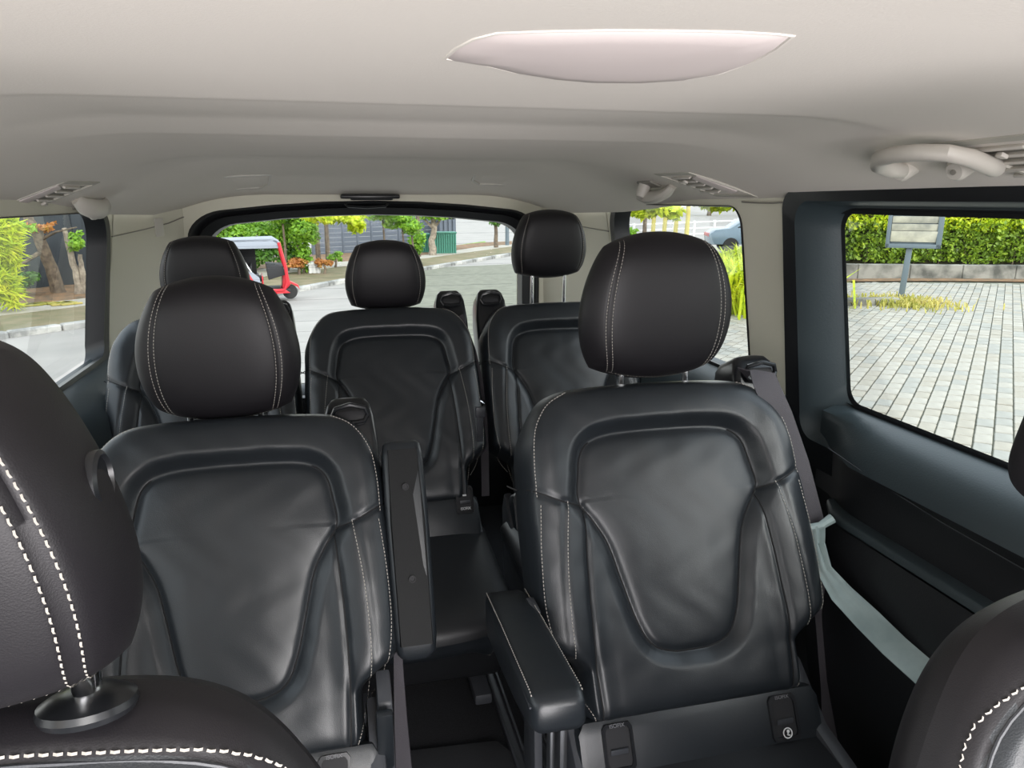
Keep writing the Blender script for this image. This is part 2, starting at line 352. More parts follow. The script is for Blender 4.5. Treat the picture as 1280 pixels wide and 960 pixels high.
# heating wires printed on the rear pane
m = MB()
for k in range(14):
    z = .64+k*.042; m.box((0, 3.005, z), (1.14, .0005, .0005))
m.build('heating_wire', PG, wf, kind='stuff', smooth=False)
# tailgate inside below glass + D pillar covers
m = MB(); m.box((0, 2.895, .265), (1.64, .05, .53), .01).box((-.75, 2.90, .63), (.17, .05, .24), .01).box((.75, 2.90, .63), (.17, .05, .24), .01); m.build('tailgate_panel', PB, wf)
for s in (-1, 1):
    m = MB(); rows = []
    for z in np.linspace(.74, 1.30, 9):
        t = (z-.74)/.56
        rows.append([(s*(XW(z)-.002), 2.56, z), (s*(XW(z)-.01), 2.64, z), (s*(.79-.02*t), 2.78, z), (s*(.74-.03*t), 2.88, z), (s*(.69-.02*t), 2.93, z)])
    m.loft(rows, closed=False); m.build('trim_%d' % (1 if s > 0 else 2), CR, kind='structure', ang=60, label='cream %s rear pillar cover' % ('right' if s > 0 else 'left'))
    m = MB(); m.tube([(s*(XW(1.165)-.004), 2.55, 1.165), (s*(XW(1.168)-.013), 2.64, 1.168), (s*(.79-.02*.78-.003), 2.78, 1.178), (s*(.74-.03*.8-.003), 2.88, 1.195), (s*(.69-.02*.85-.003), 2.93, 1.215)], .002, 5)
    m.build('trim_%d' % (3 if s > 0 else 4), CRD, kind='structure', label='dark joint line across the %s rear pillar' % ('right' if s > 0 else 'left'))
m = MB(); m.box((-.72, 2.75, 1.185), (.004, .04, .06), .001, (-.45, 'Z')); m.build('access_cap', CRL, wl, label='small square cap on left rear pillar')
# joint at the right C pillar and left wall
m = MB(); m.tube([(.797, 1.452, 1.272), (.80, 1.50, 1.270), (.80, 1.56, 1.270), (.80, 1.63, 1.272)], .002, 5); m.build('trim_5', CRD, kind='structure', label='thin joint line across the right middle pillar')
# padded window ledge, left rear quarter
m = MB(); rows = []
for y in np.linspace(1.3, 2.92, 12):
    k = .0 if y < 2.5 else (y-2.5)*.25
    rows.append([(-.90+k, y, .800), (-.86+k, y, .790), (-.80+k, y, .765), (-.76+k, y, .72), (-.745+k, y, .66), (-.74+k, y, .60), (-.72+k, y, .585), (-.70+k, y, .50)])
m.loft(rows, closed=False); m.build('trim_6', PT, kind='structure', ang=60, label='dark slate ledge below the left rear window')
m = MB(); rows = []
for y in np.linspace(1.46, 2.92, 12):
    k = .0 if y < 2.5 else (y-2.5)*.25
    rows.append([(.90-k, y, .835), (.86-k, y, .825), (.80-k, y, .80), (.76-k, y, .75), (.745-k, y, .66), (.74-k, y, .60)])
m.loft(rows, closed=False); m.build('trim_7', PT, kind='structure', ang=60, label='dark slate ledge below the right rear window')
# floor
m = MB(); m.box((0, 1.35, -.03), (1.80, 3.4, .06)); fl = m.build('floor', CP, kind='structure', smooth=False, label='black carpeted van floor')
m = MB(); m.prism([(-.14, .55), (.175, .55), (.195, 1.42), (.16, 1.48), (-.10, 1.50), (-.14, 1.46)], 0, .012, bev=.004); m.build('floor_mat', mat('ribbed_mat', (.022, .023, .026), .95, bump=[('n', 500, 1)]), fl, label='dark ribbed textile mat in the aisle')
for x in (-.62, -.14, .20, .26, .70):
    m = MB(); m.box((x-.013, 1.5, .012), (.007, 2.7, .022), .002).box((x+.013, 1.5, .012), (.007, 2.7, .022), .002).box((x, 1.5, .004), (.02, 2.7, .006)); m.build('seat_rail', PG, fl)
m = MB(); m.box((.11, 1.90, .02), (.13, .014, .012), .003); m.build('rail_end_strip', MT, fl, label='bright metal strip on the floor')
m = MB(); m.box((.08, 2.03, .02), (.26, .008, .008), .002); m.build('rail_end_strip', MT, fl)

# ------------------------------------------------------------------ headliner fittings
def ceil_frame(x, y, rz=0):
    n = ceil_n(x, y); yv = Vector((0, 1, 0)); yv = (yv-n*yv.dot(n)).normalized(); xv = yv.cross(n)
    M = Matrix((( xv.x, yv.x, n.x, x), (xv.y, yv.y, n.y, y), (xv.z, yv.z, n.z, float(ceil_z(x, y))), (0, 0, 0, 1)))
    return M @ Matrix.Rotation(rz, 4, 'Z')
def ceil_hit(px, py):
    r = ray(px, py); t = .2
    while t < 6:
        p = CAM+r*t
        if p[2] >= ceil_z(p[0], p[1]): return p
        t += .002
    return p
def vent_unit(label, x, y, rz, L=.25, Wd=.155, flip=1):
    r = thing('overhead_vent', label, 'air vent', group=None); r.matrix_world = ceil_frame(x, y, rz)
    m = MB(); par = [(-Wd/2, -L/2), (Wd/2, -L/2+.075), (Wd/2, L/2), (-Wd/2, L/2-.075)]
    if flip < 0: par = [(-a, b) for a, b in par][::-1]
    ins = [(a*.80, b*.90) for a, b in par]; z = .005
    m.loft([[(a, b, -.004) for a, b in par], [(a*.97, b*.985, z) for a, b in par], [(a, b, z) for a, b in ins], [(a, b, .000) for a, b in ins]])
    m.build('frame', mat('cream_vent_plastic', (.46, .44, .385), .5) if 'cream_vent_plastic' not in bpy.data.materials else bpy.data.materials['cream_vent_plastic'], r)
    m = MB(); m.add([(a, b, .001) for a, b in ins], [(0, 1, 2, 3)]); m.build('backing', CRD, r, smooth=False)
    m = MB(); m.box((0, -.050, .003), (Wd*.66, .05, .007), .003, (.35*flip, 'Z')); m.build('reading_lamp', LENS, r, label='small pale reading lamp lens')
    for k in range(5):
        m = MB(); m.box((-.044+.022*k, .035, .003), (.0045, .085, .009), .001, (.5*flip, 'Y')); m.build('slat', CRL, r)
    m = MB(); m.box((.03, .035, .008), (.012, .010, .006), .002); m.build('thumb_tab', CRL, r)
    return r
def hook_unit(label, x, y, rz):
    r = thing('coat_hook', label, 'coat hook'); r.matrix_world = ceil_frame(x, y, rz) @ Matrix.Scale(1.35, 4)
    m = MB(); m.tube([(0, -.065, .0), (0, -.05, .014), (0, -.02, .021), (0, .015, .022), (0, .045, .018), (0, .062, .004)], [.012, .017, .019, .019, .017, .010], 12, flat=.62)
    m.build('loop', CRL, r)
    m = MB(); m.lathe([(.013, 0), (.013, .02), (.010, .03), (.004, .033)], 14, M=Matrix.Translation((.018, .02, 0))); m.build('peg', CRL, r)
    m = MB(); m.box((.018, .005, .002), (.028, .06, .006), .0025); m.build('recess', CRD, r)
    return r
VD = []
for args in (('parallelogram air vent with slats above the left rear window', 'v', 58, 243, -1, .10), ('parallelogram air vent with slats above the right rear window', 'v', 880, 229, 1, -.05)):
    p = ceil_hit(args[2], args[3]); vent_unit(args[0], p[0], p[1], args[5], flip=args[4])
p = ceil_hit(113, 249); hook_unit('small cream coat hook beside the left rear air vent', p[0], p[1], .1)
p = ceil_hit(822, 233); hook_unit('small cream coat hook beside the right rear air vent', p[0], p[1], -.05)
p = ceil_hit(1290, 197); vent_unit('pale slatted air vent cut by the right frame edge beside the grab handle', p[0], p[1]-.02, 0, L=.24)
# rear reading lamps
for px, py, lab in ((300, 227, 'small half-moon lens in the rear headliner, left of centre'), (625, 222, 'small half-moon lens in the rear headliner, right of centre')):
    p = ceil_hit(px, py); r = thing('rear_ceiling_lamp', lab, 'ceiling lamp', group=None); r.matrix_world = ceil_frame(p[0], p[1])
    s = -1 if px > 450 else 1
    out = [(-.105, -.035), (.095, -.035), (.105, -.02), (.098, .02), (.08, .035), (-.05, .035), (-.085, .015)]
    out = [(a*s*1.1, b*3.8) for a, b in out]
    m = MB(); m.loft([[(a, b, -.001) for a, b in out], [(a*.98, b*.97, .006) for a, b in out], [(a*.90, b*.84, .006) for a, b in out], [(a*.88, b*.80, -.0035) for a, b in out]]); m.build('rim', CRL, r)
    m = MB(); m.loft([[(a*.88, b*.80, -.003) for a, b in out], [(a*.6, b*.5, .0035) for a, b in out]], cap1=True); m.build('lens', HL, r)
# big oval dome lens overhead
pts = [(552, 72), (566, 60), (590, 47), (620, 40), (680, 37), (760, 36), (840, 36), (920, 38), (975, 41), (996, 44), (975, 60), (945, 77), (905, 91), (860, 99), (800, 103), (740, 102), (690, 98), (640, 90), (600, 80)]
wp = [Vector(ceil_hit(*p)) for p in pts]; cen = sum(wp, Vector())/len(wp)
r = thing('ceiling_lamp', 'large shallow oval lamp lens in the front headliner', 'ceiling lamp', (cen.x, cen.y, 0))
def ring(k, dz): return [(q.x*k+cen.x*(1-k)-cen.x, q.y*k+cen.y*(1-k)-cen.y, float(ceil_z(q.x*k+cen.x*(1-k), q.y*k+cen.y*(1-k)))-dz) for q in wp]
m = MB(); m.loft([ring(1.0, -.001), ring(.992, .0010), ring(.975, .0012), ring(.965, .0002)]); m.build('rim', HL, r)
m = MB(); m.loft([ring(.97, .0), ring(.93, .0022), ring(.7, .0045), ring(.4, .0055), ring(.15, .006)], cap1=True); m.build('lens', LENS, r)
# grab handle
r = thing('grab_handle', 'curved cream grab handle above the right sliding door window', 'grab handle', (0, 0, 0))
def hp(px, py, k):
    q = ceil_hit(px, py); return Vector(CAM+(q-CAM)*k)
m = MB(); m.tube([hp(1126, 213, .992), hp(1128, 213.5, .975), hp(1124, 213, .955), hp(1112, 211, .94), hp(1099, 206, .93), hp(1100, 198, .925), (hp(1118, 193, .92)), hp(1150, 190.5, .92), hp(1185, 191.5, .925), hp(1212, 197, .935), hp(1234, 206, .95), hp(1244, 210, .965), hp(1240, 212, .985)], [.009, .011, .0115, .0125, .0125, .012, .0115, .011, .011, .0115, .012, .012, .010], 14)
m.build('grip', CRL, r)
for q in (hp(1130, 212, .985), hp(1200, 210, .985)):
    pass; m = MB(); m.lathe([(.016, -.02), (.016, .008), (.012, .014), (.004, .015)], 16, M=Matrix.Translation(q) @ Vector((-.8, -.2, -.35)).to_track_quat('Z', 'Y').to_matrix().to_4x4()); bs = m.build('mount', CRL, r)
    m = MB(); q2 = q+Vector((-.8, -.2, -.35)).normalized()*.016; m.lathe([(.004, -.003), (.004, .001)], 10, M=Matrix.Translation(q2) @ Vector((-.8, -.2, -.35)).to_track_quat('Z', 'Y').to_matrix().to_4x4()); m.build('screw_cap', CRD, bs)

# ------------------------------------------------------------------ seats
def seg_dist(px, py, line):
    d = np.full(px.shape, 9.0)
    for (x0, y0), (x1, y1) in zip(line[:-1], line[1:]):
        vx, vy = x1-x0, y1-y0; L = vx*vx+vy*vy
        t = np.clip(((px-x0)*vx+(py-y0)*vy)/L, 0, 1); d = np.minimum(d, np.hypot(px-x0-t*vx, py-y0-t*vy))
    return d
def inside(px, py, poly):
    c = np.zeros(px.shape, bool); n = len(poly)
    for i in range(n):
        x0, y0 = poly[i]; x1, y1 = poly[(i+1) % n]
        if y0 == y1: continue
        k = ((y0 > py) != (y1 > py)) & (px < (x1-x0)*(py-y0)/(y1-y0)+x0); c ^= k
    return c
def smooth_line(l, n=4):
    P = [np.array(p, float) for p in l]; P = [2*P[0]-P[1]]+P+[2*P[-1]-P[-2]]; out = []
    for i in range(1, len(P)-2):
        for k in range(n):
            t = k/n; out.append(tuple(.5*((2*P[i])+(-P[i-1]+P[i+1])*t+(2*P[i-1]-5*P[i]+4*P[i+1]-P[i+2])*t*t+(-P[i-1]+3*P[i]-3*P[i+1]+P[i+2])*t**3)))
    out.append(tuple(P[-2])); return out
mir = lambda l: [(-x, h) for x, h in l]
half = smooth_line([(0, .508), (.09, .506), (.140, .497), (.166, .474), (.177, .43), (.182, .385), (.160, .350), (.136, .305), (.118, .235), (.100, .165), (.078, .122), (.04, .105), (0, .103)], 4)
CEN = half+[(-x, h) for x, h in half[::-1]][1:-1]
S2 = smooth_line([(.181, .378), (.215, .386), (.250, .402), (.30, .43)]); S3 = smooth_line([(.176, .366), (.186, .25), (.190, .12), (.184, -.01)])
S4 = smooth_line([(.216, .388), (.232, .27), (.236, .15), (.222, .06), (.20, .0)]); S5 = smooth_line([(.268, .385), (.276, .30), (.278, .20), (.262, .12), (.235, .08)])
HB = .610
class Pad:
    """closed pad: front relief over a rounded outline; regions become parts"""
    def __init__(s, W, top, T, Tb, relief, pe=9, nx=150, nt=160): s.W, s.top, s.T, s.Tb, s.relief, s.pe = W, top, T, Tb, relief, pe; s.nx, s.nt = nx, nt
    def edge(s, a, t): return np.sqrt(np.clip((1-np.abs(a)**s.pe)*(1-np.clip(t, 0, 1)**(s.pe*2))*(1-np.clip(1-t, 0, 1)**(s.pe*5)), 0, 1))
    def pos(s, a, t, front=True):
        h = t*s.top(a); x = a*s.W(h); e = s.edge(a, t)
        y = -(s.T*e+s.relief(x, h)*np.minimum(1, e*1.6)) if front else s.Tb*e
        return x, y, h
    def surf(s, x, h):      # front point above (x, h)
        x = np.asarray(x, float); h = np.asarray(h, float); a = np.clip(x/s.W(h), -1, 1); t = np.clip(h/s.top(a), 0, 1); e = s.edge(a, t)
        return -(s.T*e+s.relief(x, h)*np.minimum(1, e*1.6))
    def grids(s):
        ac = np.linspace(-.93, .93, s.nx); ae = np.array([.945, .96, .972, .982, .990, .996, 1]); a = np.concatenate([-ae[::-1], ac, ae])
        tcn = np.linspace(.015, .95, s.nt); t = np.concatenate([[0, .003, .008], tcn, [.958, .966, .974, .982, .989, .995, 1]])
        return np.meshgrid(a, t)
    def parts(s, region):
        A, T = s.grids(); x, y, h = s.pos(A, T); n1, n2 = A.shape
        G3 = np.stack([x, y, h], -1); du = np.gradient(G3, axis=1); dv_ = np.gradient(G3, axis=0); NN = np.cross(du, dv_); NN /= np.maximum(np.linalg.norm(NN, axis=2), 1e-12)[..., None]; NN = NN.reshape(-1, 3)
        V = G3.reshape(-1, 3); I = np.arange(n1*n2).reshape(n1, n2)
        q = np.stack([I[:-1, :-1], I[:-1, 1:], I[1:, 1:], I[1:, :-1]], -1).reshape(-1, 4); c = V[q].mean(1)
        reg = region(c[:, 0], c[:, 2]); out = {}
        for k in np.unique(reg):
            f = q[reg == k]; u, inv = np.unique(f, return_inverse=True); m = MB(); m.add(V[u].tolist(), inv.reshape(-1, 4).tolist()); m.nr = NN[u].tolist(); out[int(k)] = m
        x, y, h = s.pos(A, T, False); V = np.stack([x, y, h], -1).reshape(-1, 3); m = MB(); q2 = q[:, ::-1]; m.add(V.tolist(), q2.tolist()); out[-1] = m
        return out
def groove(d, w_=.0035, a=.006, puff=.004, pw=.018): return -a*np.exp(-(d/w_)**2)+puff*(1-np.exp(-d/pw))
def stitches(m, pts3, nrm, step=.0065, L=.0042, r=.0007):
    P = [Vector(p) for p in pts3]; acc = 0; 
    for i in range(len(P)-1):
        a, b = P[i], P[i+1]; d = (b-a).length
        if d < 1e-6: continue
        u = (b-a)/d; pos = -acc if acc else 0
        pos = (step-acc) if acc else 0
        while pos < d:
            c = a+u*pos; n = Vector(nrm(c)); s_ = u.cross(n).normalized()*r; e = c+u*L; o = n*r*1.2; mid = (c+e)/2+o*.9
            m.add([c-s_, c+s_, mid+s_+o*.3, mid-s_+o*.3, e-s_, e+s_], [(0, 1, 2, 3), (3, 2, 5, 4)]); pos += step
        acc = d-(pos-step)
def dense(l, st=.004):
    out = [np.array(l[0], float)]
    for a, b in zip(l[:-1], l[1:]):
        a = np.array(a, float); b = np.array(b, float); n = max(1, int(np.linalg.norm(b-a)/st))
        for k in range(1, n+1): out.append(a+(b-a)*k/n)
    return out
def on_pad(pad, line, lift=.0012): 
    d = dense(line); xs_ = np.array([p[0] for p in d]); hs = np.array([p[1] for p in d]); ys_ = pad.surf(xs_, hs)-lift
    return [(float(x), float(y), float(h)) for x, y, h in zip(xs_, ys_, hs)]

wrinkle = lambda x, h: .0006*np.sin(x*70+np.sin(h*35)*2)*np.sin(h*42+x*18)+.0008*np.sin(x*23+h*31)
def W_main(h): return .286-.075*sm((.16-h)/.07)-.004*sm((h-.35)/.1)-.010*sm((h-.45)/.12)
def top_main(a): return HB-.012*np.abs(a)**2-.105*np.abs(a)**9
def relief_main(x, h):
    d = seg_dist(x, h, CEN+[CEN[0]]); ins = inside(x, h, CEN); ds = np.where(ins, -d, d)
    ax = np.abs(x); up = sm((h-.34)/.08)
    band = up*(.020*sm(ds/.030)-.004*sm((ds-.06)/.05))                   # puffy horseshoe
    side_ = (1-up)*(.010*sm(ds/.03)+.022*sm((ax-.15)/.09))
    side_ = side_+up*.010*sm((ax-.18)/.06)*(1-sm((h-.50)/.08))
    cen = np.where(ins, .004*(1-np.exp(-d/.03)), 0)
    g_ = groove(np.where(h > .385, d*.6, d), .0065, .0045)
    for L in (S2, S3, S4):
        dd = np.minimum(seg_dist(x, h, L), seg_dist(x, h, mir(L))); g_ = g_-(.0045 if L is not S4 else .002)*np.exp(-(dd/.0060)**2)
    rim = -.004*np.exp(-((h-.598)/.004)**2)*0
    return .012+band+side_+cen+g_+wrinkle(x, h)
MAIN = Pad(W_main, top_main, .050, .055, relief_main)
def region_main(x, h):
    r = np.full(x.shape, 3); ax = np.abs(x)
    s2y = np.interp(ax, [.17, .181, .215, .25, .30], [.37, .378, .386, .402, .43]); r[h > s2y] = 1
    s4x = np.interp(h, [0, .06, .15, .27, .388], [.20, .222, .236, .232, .216]); side_ = (h <= s2y) & (ax > s4x)
    r[side_ & (x > 0)] = 4; r[side_ & (x < 0)] = 5; r[inside(x, h, CEN)] = 2
    return r
NAMES = {1: 'shoulder_band', 2: 'centre_panel', 3: 'lumbar_bolster', 4: 'side_bolster', 5: 'side_bolster', -1: 'back_cover'}

class Head:
    def __init__(s, hw, hh, T=.055, Tb=.05, tap=.10, kk=.36, pe=5, seam=.76, pa=None):
        s.pa = pa or pe
        s.hw, s.hh, s.T, s.Tb, s.tap, s.kk, s.pe, s.seam = hw, hh, T, Tb, tap, kk, pe, seam
    def pos(s, a, b, front=1):
        a = np.asarray(a, float); b = np.asarray(b, float)
        x = a*np.sqrt(1-s.kk*b*b)*s.hw*(1-s.tap*b-.05*b*b); z = b*np.sqrt(1-s.kk*a*a)*s.hh
        e = np.sqrt(np.clip((1-np.abs(a)**s.pa)*(1-np.abs(b)**(s.pe+1)), 0, 1))
        y = (-s.T if front else s.Tb)*e
        if front: y = y+.0045*np.exp(-((np.abs(a)-s.seam)/.018)**2)*e-.004*np.cos(a*PI/2)*np.cos(b*PI/2)
        y = y-.018*b*(1)+.012*b*b      # leans forward at the top
        return x, y, z
def make_headrest(name, hd, parent, mat_, double=True, posts=.07, plen=.10, post_out=.03):
    ed = np.array([.955, .97, .982, .991, .997, 1]); a = np.concatenate([-ed[::-1], np.linspace(-.94, .94, 72), ed]); A, B = np.meshgrid(a, a)
    n = len(a); I = np.arange(n*n).reshape(n, n); q = np.stack([I[:-1, :-1], I[:-1, 1:], I[1:, 1:], I[1:, :-1]], -1).reshape(-1, 4)
    m = MB()
    for f in (1, 0):
        V = np.stack(hd.pos(A, B, f), -1).reshape(-1, 3); m.add(V.tolist(), (q if f else q[:, ::-1]).tolist())
    h = m.build(name, mat_, parent, ang=70)
    me = h.data; bm = bmesh.new(); bm.from_mesh(me); bmesh.ops.remove_doubles(bm, verts=bm.verts, dist=.0002); bmesh.ops.recalc_face_normals(bm, faces=bm.faces); bm.to_mesh(me); bm.free()
    m = MB(); 
    for s_ in (-1, 1):
        for off in ((-.035, .035) if double else (.03,)):
            bb = np.linspace(-.965, .965, 90); x, y, z = hd.pos(np.full(90, s_*(hd.seam+off)), bb); stitches(m, [(x[i], y[i]-.0012, z[i]) for i in range(90)], lambda c: (0, -1, 0), r=.0006)
    aa = np.linspace(-hd.seam, hd.seam, 70); x, y, z = hd.pos(aa, np.full(70, -.955)); stitches(m, [(x[i], y[i]-.0014, z[i]) for i in range(70)], lambda c: (0, -.5, -.8), r=.0006)
    m.build('stitching', ST, h, kind='stuff', smooth=False, label='pale contrast stitching')
    for s_ in (-1, 1):
        m = MB(); m.tube([(s_*posts, .008, -hd.hh*.8), (s_*posts, .02, -hd.hh-(post_out+.05 if post_out > 0 else .012-post_out))], .0065, 14); m.build('post', CH, h, label='chrome post')
    return h

def ribbon(m, pts, wd, nrm=None, th=.0022, edge=.0):
    P = [Vector(p) for p in pts]; Wv = [Vector(v).normalized() for v in (wd if isinstance(wd, list) else [wd]*len(P))]
    loops = []
    for i, p in enumerate(P):
        t = (P[min(i+1, len(P)-1)]-P[max(i-1, 0)]).normalized(); w_ = (Wv[i]-t*Wv[i].dot(t)).normalized(); n = t.cross(w_)
        hw = nrm[i] if nrm else .0235
        loops.append([p-w_*hw-n*th/2, p+w_*hw-n*th/2, p+w_*hw+n*th/2, p-w_*hw+n*th/2])
    m.loft(loops, cap0=True, cap1=True); return m

# cushion pad (built upright, then laid down)
S_C1 = smooth_line([(.135, 0), (.140, .20), (.150, .36), (.175, .44), (.21, .49)]); S_C2 = smooth_line([(-.14, .17), (0, .175), (.14, .17)])
def rel_c(x, h):
    ax = np.abs(x); d1 = np.minimum(seg_dist(x, h, S_C1), seg_dist(x, h, mir(S_C1))); d2 = seg_dist(x, h, S_C2)
    return .01+.022*sm((ax-.12)/.06)*(1-sm((ax-.19)/.10))-.006*np.exp(-(d1/.004)**2)-.005*np.exp(-(d2/.004)**2)+wrinkle(x, h)
CUSH = Pad(lambda h: .262+h*0-.03*sm((h-.42)/.10), lambda a: .50-.03*a*a-.05*np.abs(a)**8, .06, .05, rel_c, pe=8, nx=60, nt=64)
def build_seat(head, head_local, head_mat=LEH):
    root = thing('car_seat', 'x', 'car seat')
    back = MAIN.parts(region_main)
    bo = back.pop(-1).build('backrest', PB, root, ang=60); bo.location = (0, 0, .36)
    for k, mm in back.items(): mm.build(NAMES[k], LE, bo, ang=80)
    m = MB()
    for s_ in (1, -1):
        for L in (S4,): stitches(m, on_pad(MAIN, [(s_*(x-.006), h) for x, h in L]), lambda c: (0, -1, 0))
        L = smooth_line([(.264, .40), (.262, .46), (.252, .52), (.222, .568), (.18, .592)]); stitches(m, on_pad(MAIN, [(s_*x, h) for x, h in L]), lambda c: (0, -1, 0))
        stitches(m, on_pad(MAIN, [(s_*(x-.008), h) for x, h in S5]), lambda c: (0, -1, 0))
    m.build('stitching', ST, bo, kind='stuff', smooth=False, label='pale contrast stitching')
    m = MB(); 
    for L in (CEN[8:-8], [(x, h) for x, h in S2], mir(S2), S3, mir(S3)):
        P = on_pad(MAIN, L, .0009); m.tube(P[::2], .0015, 5)
    m.build('seam', SMD, bo, kind='stuff')
    # headrest and its collars
    h = make_headrest('headrest', head, root, head_mat)
    for s_ in (-1, 1):
        m = MB(); m.lathe([(.020, 0), (.021, .004), (.016, .009), (.009, .010)], 20, M=Matrix.Translation((s_*.07, .018, HB-.008))); m.build('post_collar', PBS, bo)
    # lower fascia with two anchor cups
    m = MB(); m.prism([(-.235, -.10), (.235, -.10), (.235, -.01), (.225, .012), (-.225, .012), (-.235, -.01)], -.062, .05, 'Y', .014); fa = m.build('lower_fascia', LE, bo, ang=50)
    # cushion
    cu = CUSH.parts(lambda x, hh: np.where(np.abs(x) > np.interp(hh, [0, .2, .36, .44, .49], [.135, .14, .15, .175, .21]), np.where(x > 0, 1, 2), 0))
    co = cu.pop(-1).build('cushion', PB, root, ang=60); co.rotation_euler = (math.radians(95), 0, 0); co.location = (0, .0, .215)
    for k, mm in cu.items():
        mm.build({0: 'cushion_centre', 1: 'cushion_bolster', 2: 'cushion_bolster'}[k], LE, co, ang=80)
    m = MB()
    for s_ in (1, -1):
        for o_ in (-.012, .016): stitches(m, on_pad(CUSH, [(s_*(x+o_), h) for x, h in S_C1]), lambda c: (0, -1, 0))
    m.build('cushion_stitching', ST, co, kind='stuff', smooth=False)
    # pedestal
    m = MB(); m.prism([(-.44, .26), (-.36, .30), (.06, .34), (.10, .24), (.04, .06), (-.34, .06)], -.235, .235, 'X', .02); pd = m.build('pedestal', PB, root, ang=50)
    for x in (-.17, .17):
        m = MB(); m.box((x, -.14, .035), (.05, .52, .03), .008); m.build('foot_runner', PG, pd)
    m = MB(); m.prism([(-.30, .10), (-.34, .28), (-.08, .34), (.02, .42), (.05, .36), (.02, .12)], .215, .245, 'X', .01); m.build('side_cover', PG, root, ang=50)
    m = MB(); m.prism([(-.30, .10), (-.34, .28), (-.08, .34), (.02, .42), (.05, .36), (.02, .12)], -.245, -.215, 'X', .01); m.build('side_cover', PG, root, ang=50)
    return root, bo, h, fa, co
def add_tower(bo, s_):
    m = MB()
    for z, hw, y0, y1 in ():
        pass
    loops = []
    for h, x0, x1, y0, y1 in ((.20, .155, .272, .02, .085), (.42, .158, .276, .01, .095), (.56, .160, .274, .0, .10), (.62, .166, .268, -.005, .10), (.645, .173, .262, .0, .098), (.658, .182, .254, .008, .09), (.663, .196, .244, .02, .08)):
        r = .014; L = []
        for cx, cy, a0 in ((x1-r, y1-r, 0), (x0+r, y1-r, PI/2), (x0+r, y0+r, PI), (x1-r, y0+r, 1.5*PI)):
            for k in range(5): a = a0+PI/2*k/4; L.append((s_*(cx+r*math.cos(a)), cy+r*math.sin(a), h))
        loops.append(L)
    m.loft(loops, cap0=True, cap1=True); t = m.build('belt_tower', PBS, bo, ang=45)
    return t
def tower_guide(bo, s_):
    cx = s_*.220
    m = MB(); loops = []
    m.tube([(cx-.036, -.010, .618), (cx-.030, -.020, .630), (cx, -.026, .636), (cx+.030, -.020, .630), (cx+.036, -.010, .618), (cx+.028, -.012, .604), (cx, -.014, .600), (cx-.028, -.012, .604), (cx-.036, -.010, .618)], .0048, 8)
    g_ = m.build('belt_guide', PBS, bo)
    m = MB(); m.box((cx, -.004, .618), (.062, .012, .022), .005); m.build('guide_slot', DK, g_)
    return g_
def hollow_cup(fa, x, label, txt=True, sym=False, z=-.035):
    m = MB(); y = -.063
    o = [(-.024, -.040), (.024, -.040), (.028, -.032), (.028, .030), (.022, .038), (-.022, .038), (-.028, .030), (-.028, -.032)]
    m.loft([[(x+a, y+.001, z+b) for a, b in o], [(x+a*.99, y-.004, z+b*.99) for a, b in o], [(x+a*.80, y-.004, z+b*.84) for a, b in o], [(x+a*.76, y+.012, z+b*.8) for a, b in o]])
    m.build('anchor_frame', PBS, fa, label=label)
    m = MB(); m.add([(x+a*.8, y-.0008, z+b*.84) for a, b in o], [tuple(range(8))]); m.build('anchor_cavity', DK, fa, smooth=False)
    m = MB(); m.box((x, y-.003, z-.008), (.032, .003, .010), .001, (.4, 'X')); m.build('anchor_flap', PG, fa)
    return x, y, z
def text(s_, size, M, mat_, parent, name='print'):
    c = bpy.data.curves.new(name, 'FONT'); c.body = s_; c.size = size; c.align_x = 'CENTER'; c.align_y = 'CENTER'; c.extrude = .0003
    o = bpy.data.objects.new(name, c); dg = bpy.context.evaluated_depsgraph_get(); COL.objects.link(o); dg.update()
    me = bpy.data.meshes.new_from_object(o.evaluated_get(dg)); COL.objects.unlink(o); bpy.data.objects.remove(o)
    me.materials.clear(); me.materials.append(mat_); r = bpy.data.objects.new(name, me); COL.objects.link(r); r.parent = parent; r.matrix_local = M; return r
FACE = Matrix.Rotation(PI/2, 4, 'X')

def place_head(seat, h, bo, cx, y, z, lean): h.location = (cx-seat.location.x, y-seat.location.y, z); h.rotation_euler = (lean, 0, 0)
def set_back(bo, rec): bo.rotation_euler = (-math.radians(rec), 0, 0)

BIG = Head(.158, .146, .058, .05, .075, .34, 5, .74); SML = Head(.134, .108, .05, .045, .10, .30, 6, .80)
# right seat of the middle row (prototype)
seatR, bR, hR, fR, cR = build_seat(BIG, None); seatR.location = (.437, 1.075, 0)
bR.location = (0, 0, .368); set_back(bR, 26.6); place_head(seatR, hR, bR, .460, 1.345, 1.072, -.10)
tag(seatR, 'black leather middle-row seat on the right, padded armrest lowered, nearest the sliding door', 'car seat', 'rear passenger seats')
SEATS = [seatR]
def clone(lab, x, y, sc, rec, hx, hy, hz, basez=.36):
    c = copy_tree(seatR); tag(c, lab, 'car seat', 'rear passenger seats'); c.location = (x, y, 0); SEATS.append(c)
    b_ = [o for o in children(c) if o.name.startswith('backrest')][0]; h = [o for o in children(c) if o.name.startswith('headrest')][0]
    f = [o for o in children(b_) if o.name.startswith('lower_fascia')][0]
    c.scale = (sc, sc if sc == 1 else 1, 1); b_.location = (0, 0, basez); set_back(b_, rec); h.location = ((hx-x)/sc, hy-y, hz)
    return c, b_, h, f
seatL, bL, hL, fL = clone('black leather middle-row seat on the left, armrest folded upright on its aisle side', -.352, 1.145, .955, 30, -.373, 1.44, 1.006, .338)
hL.scale = (.955, 1, .94)
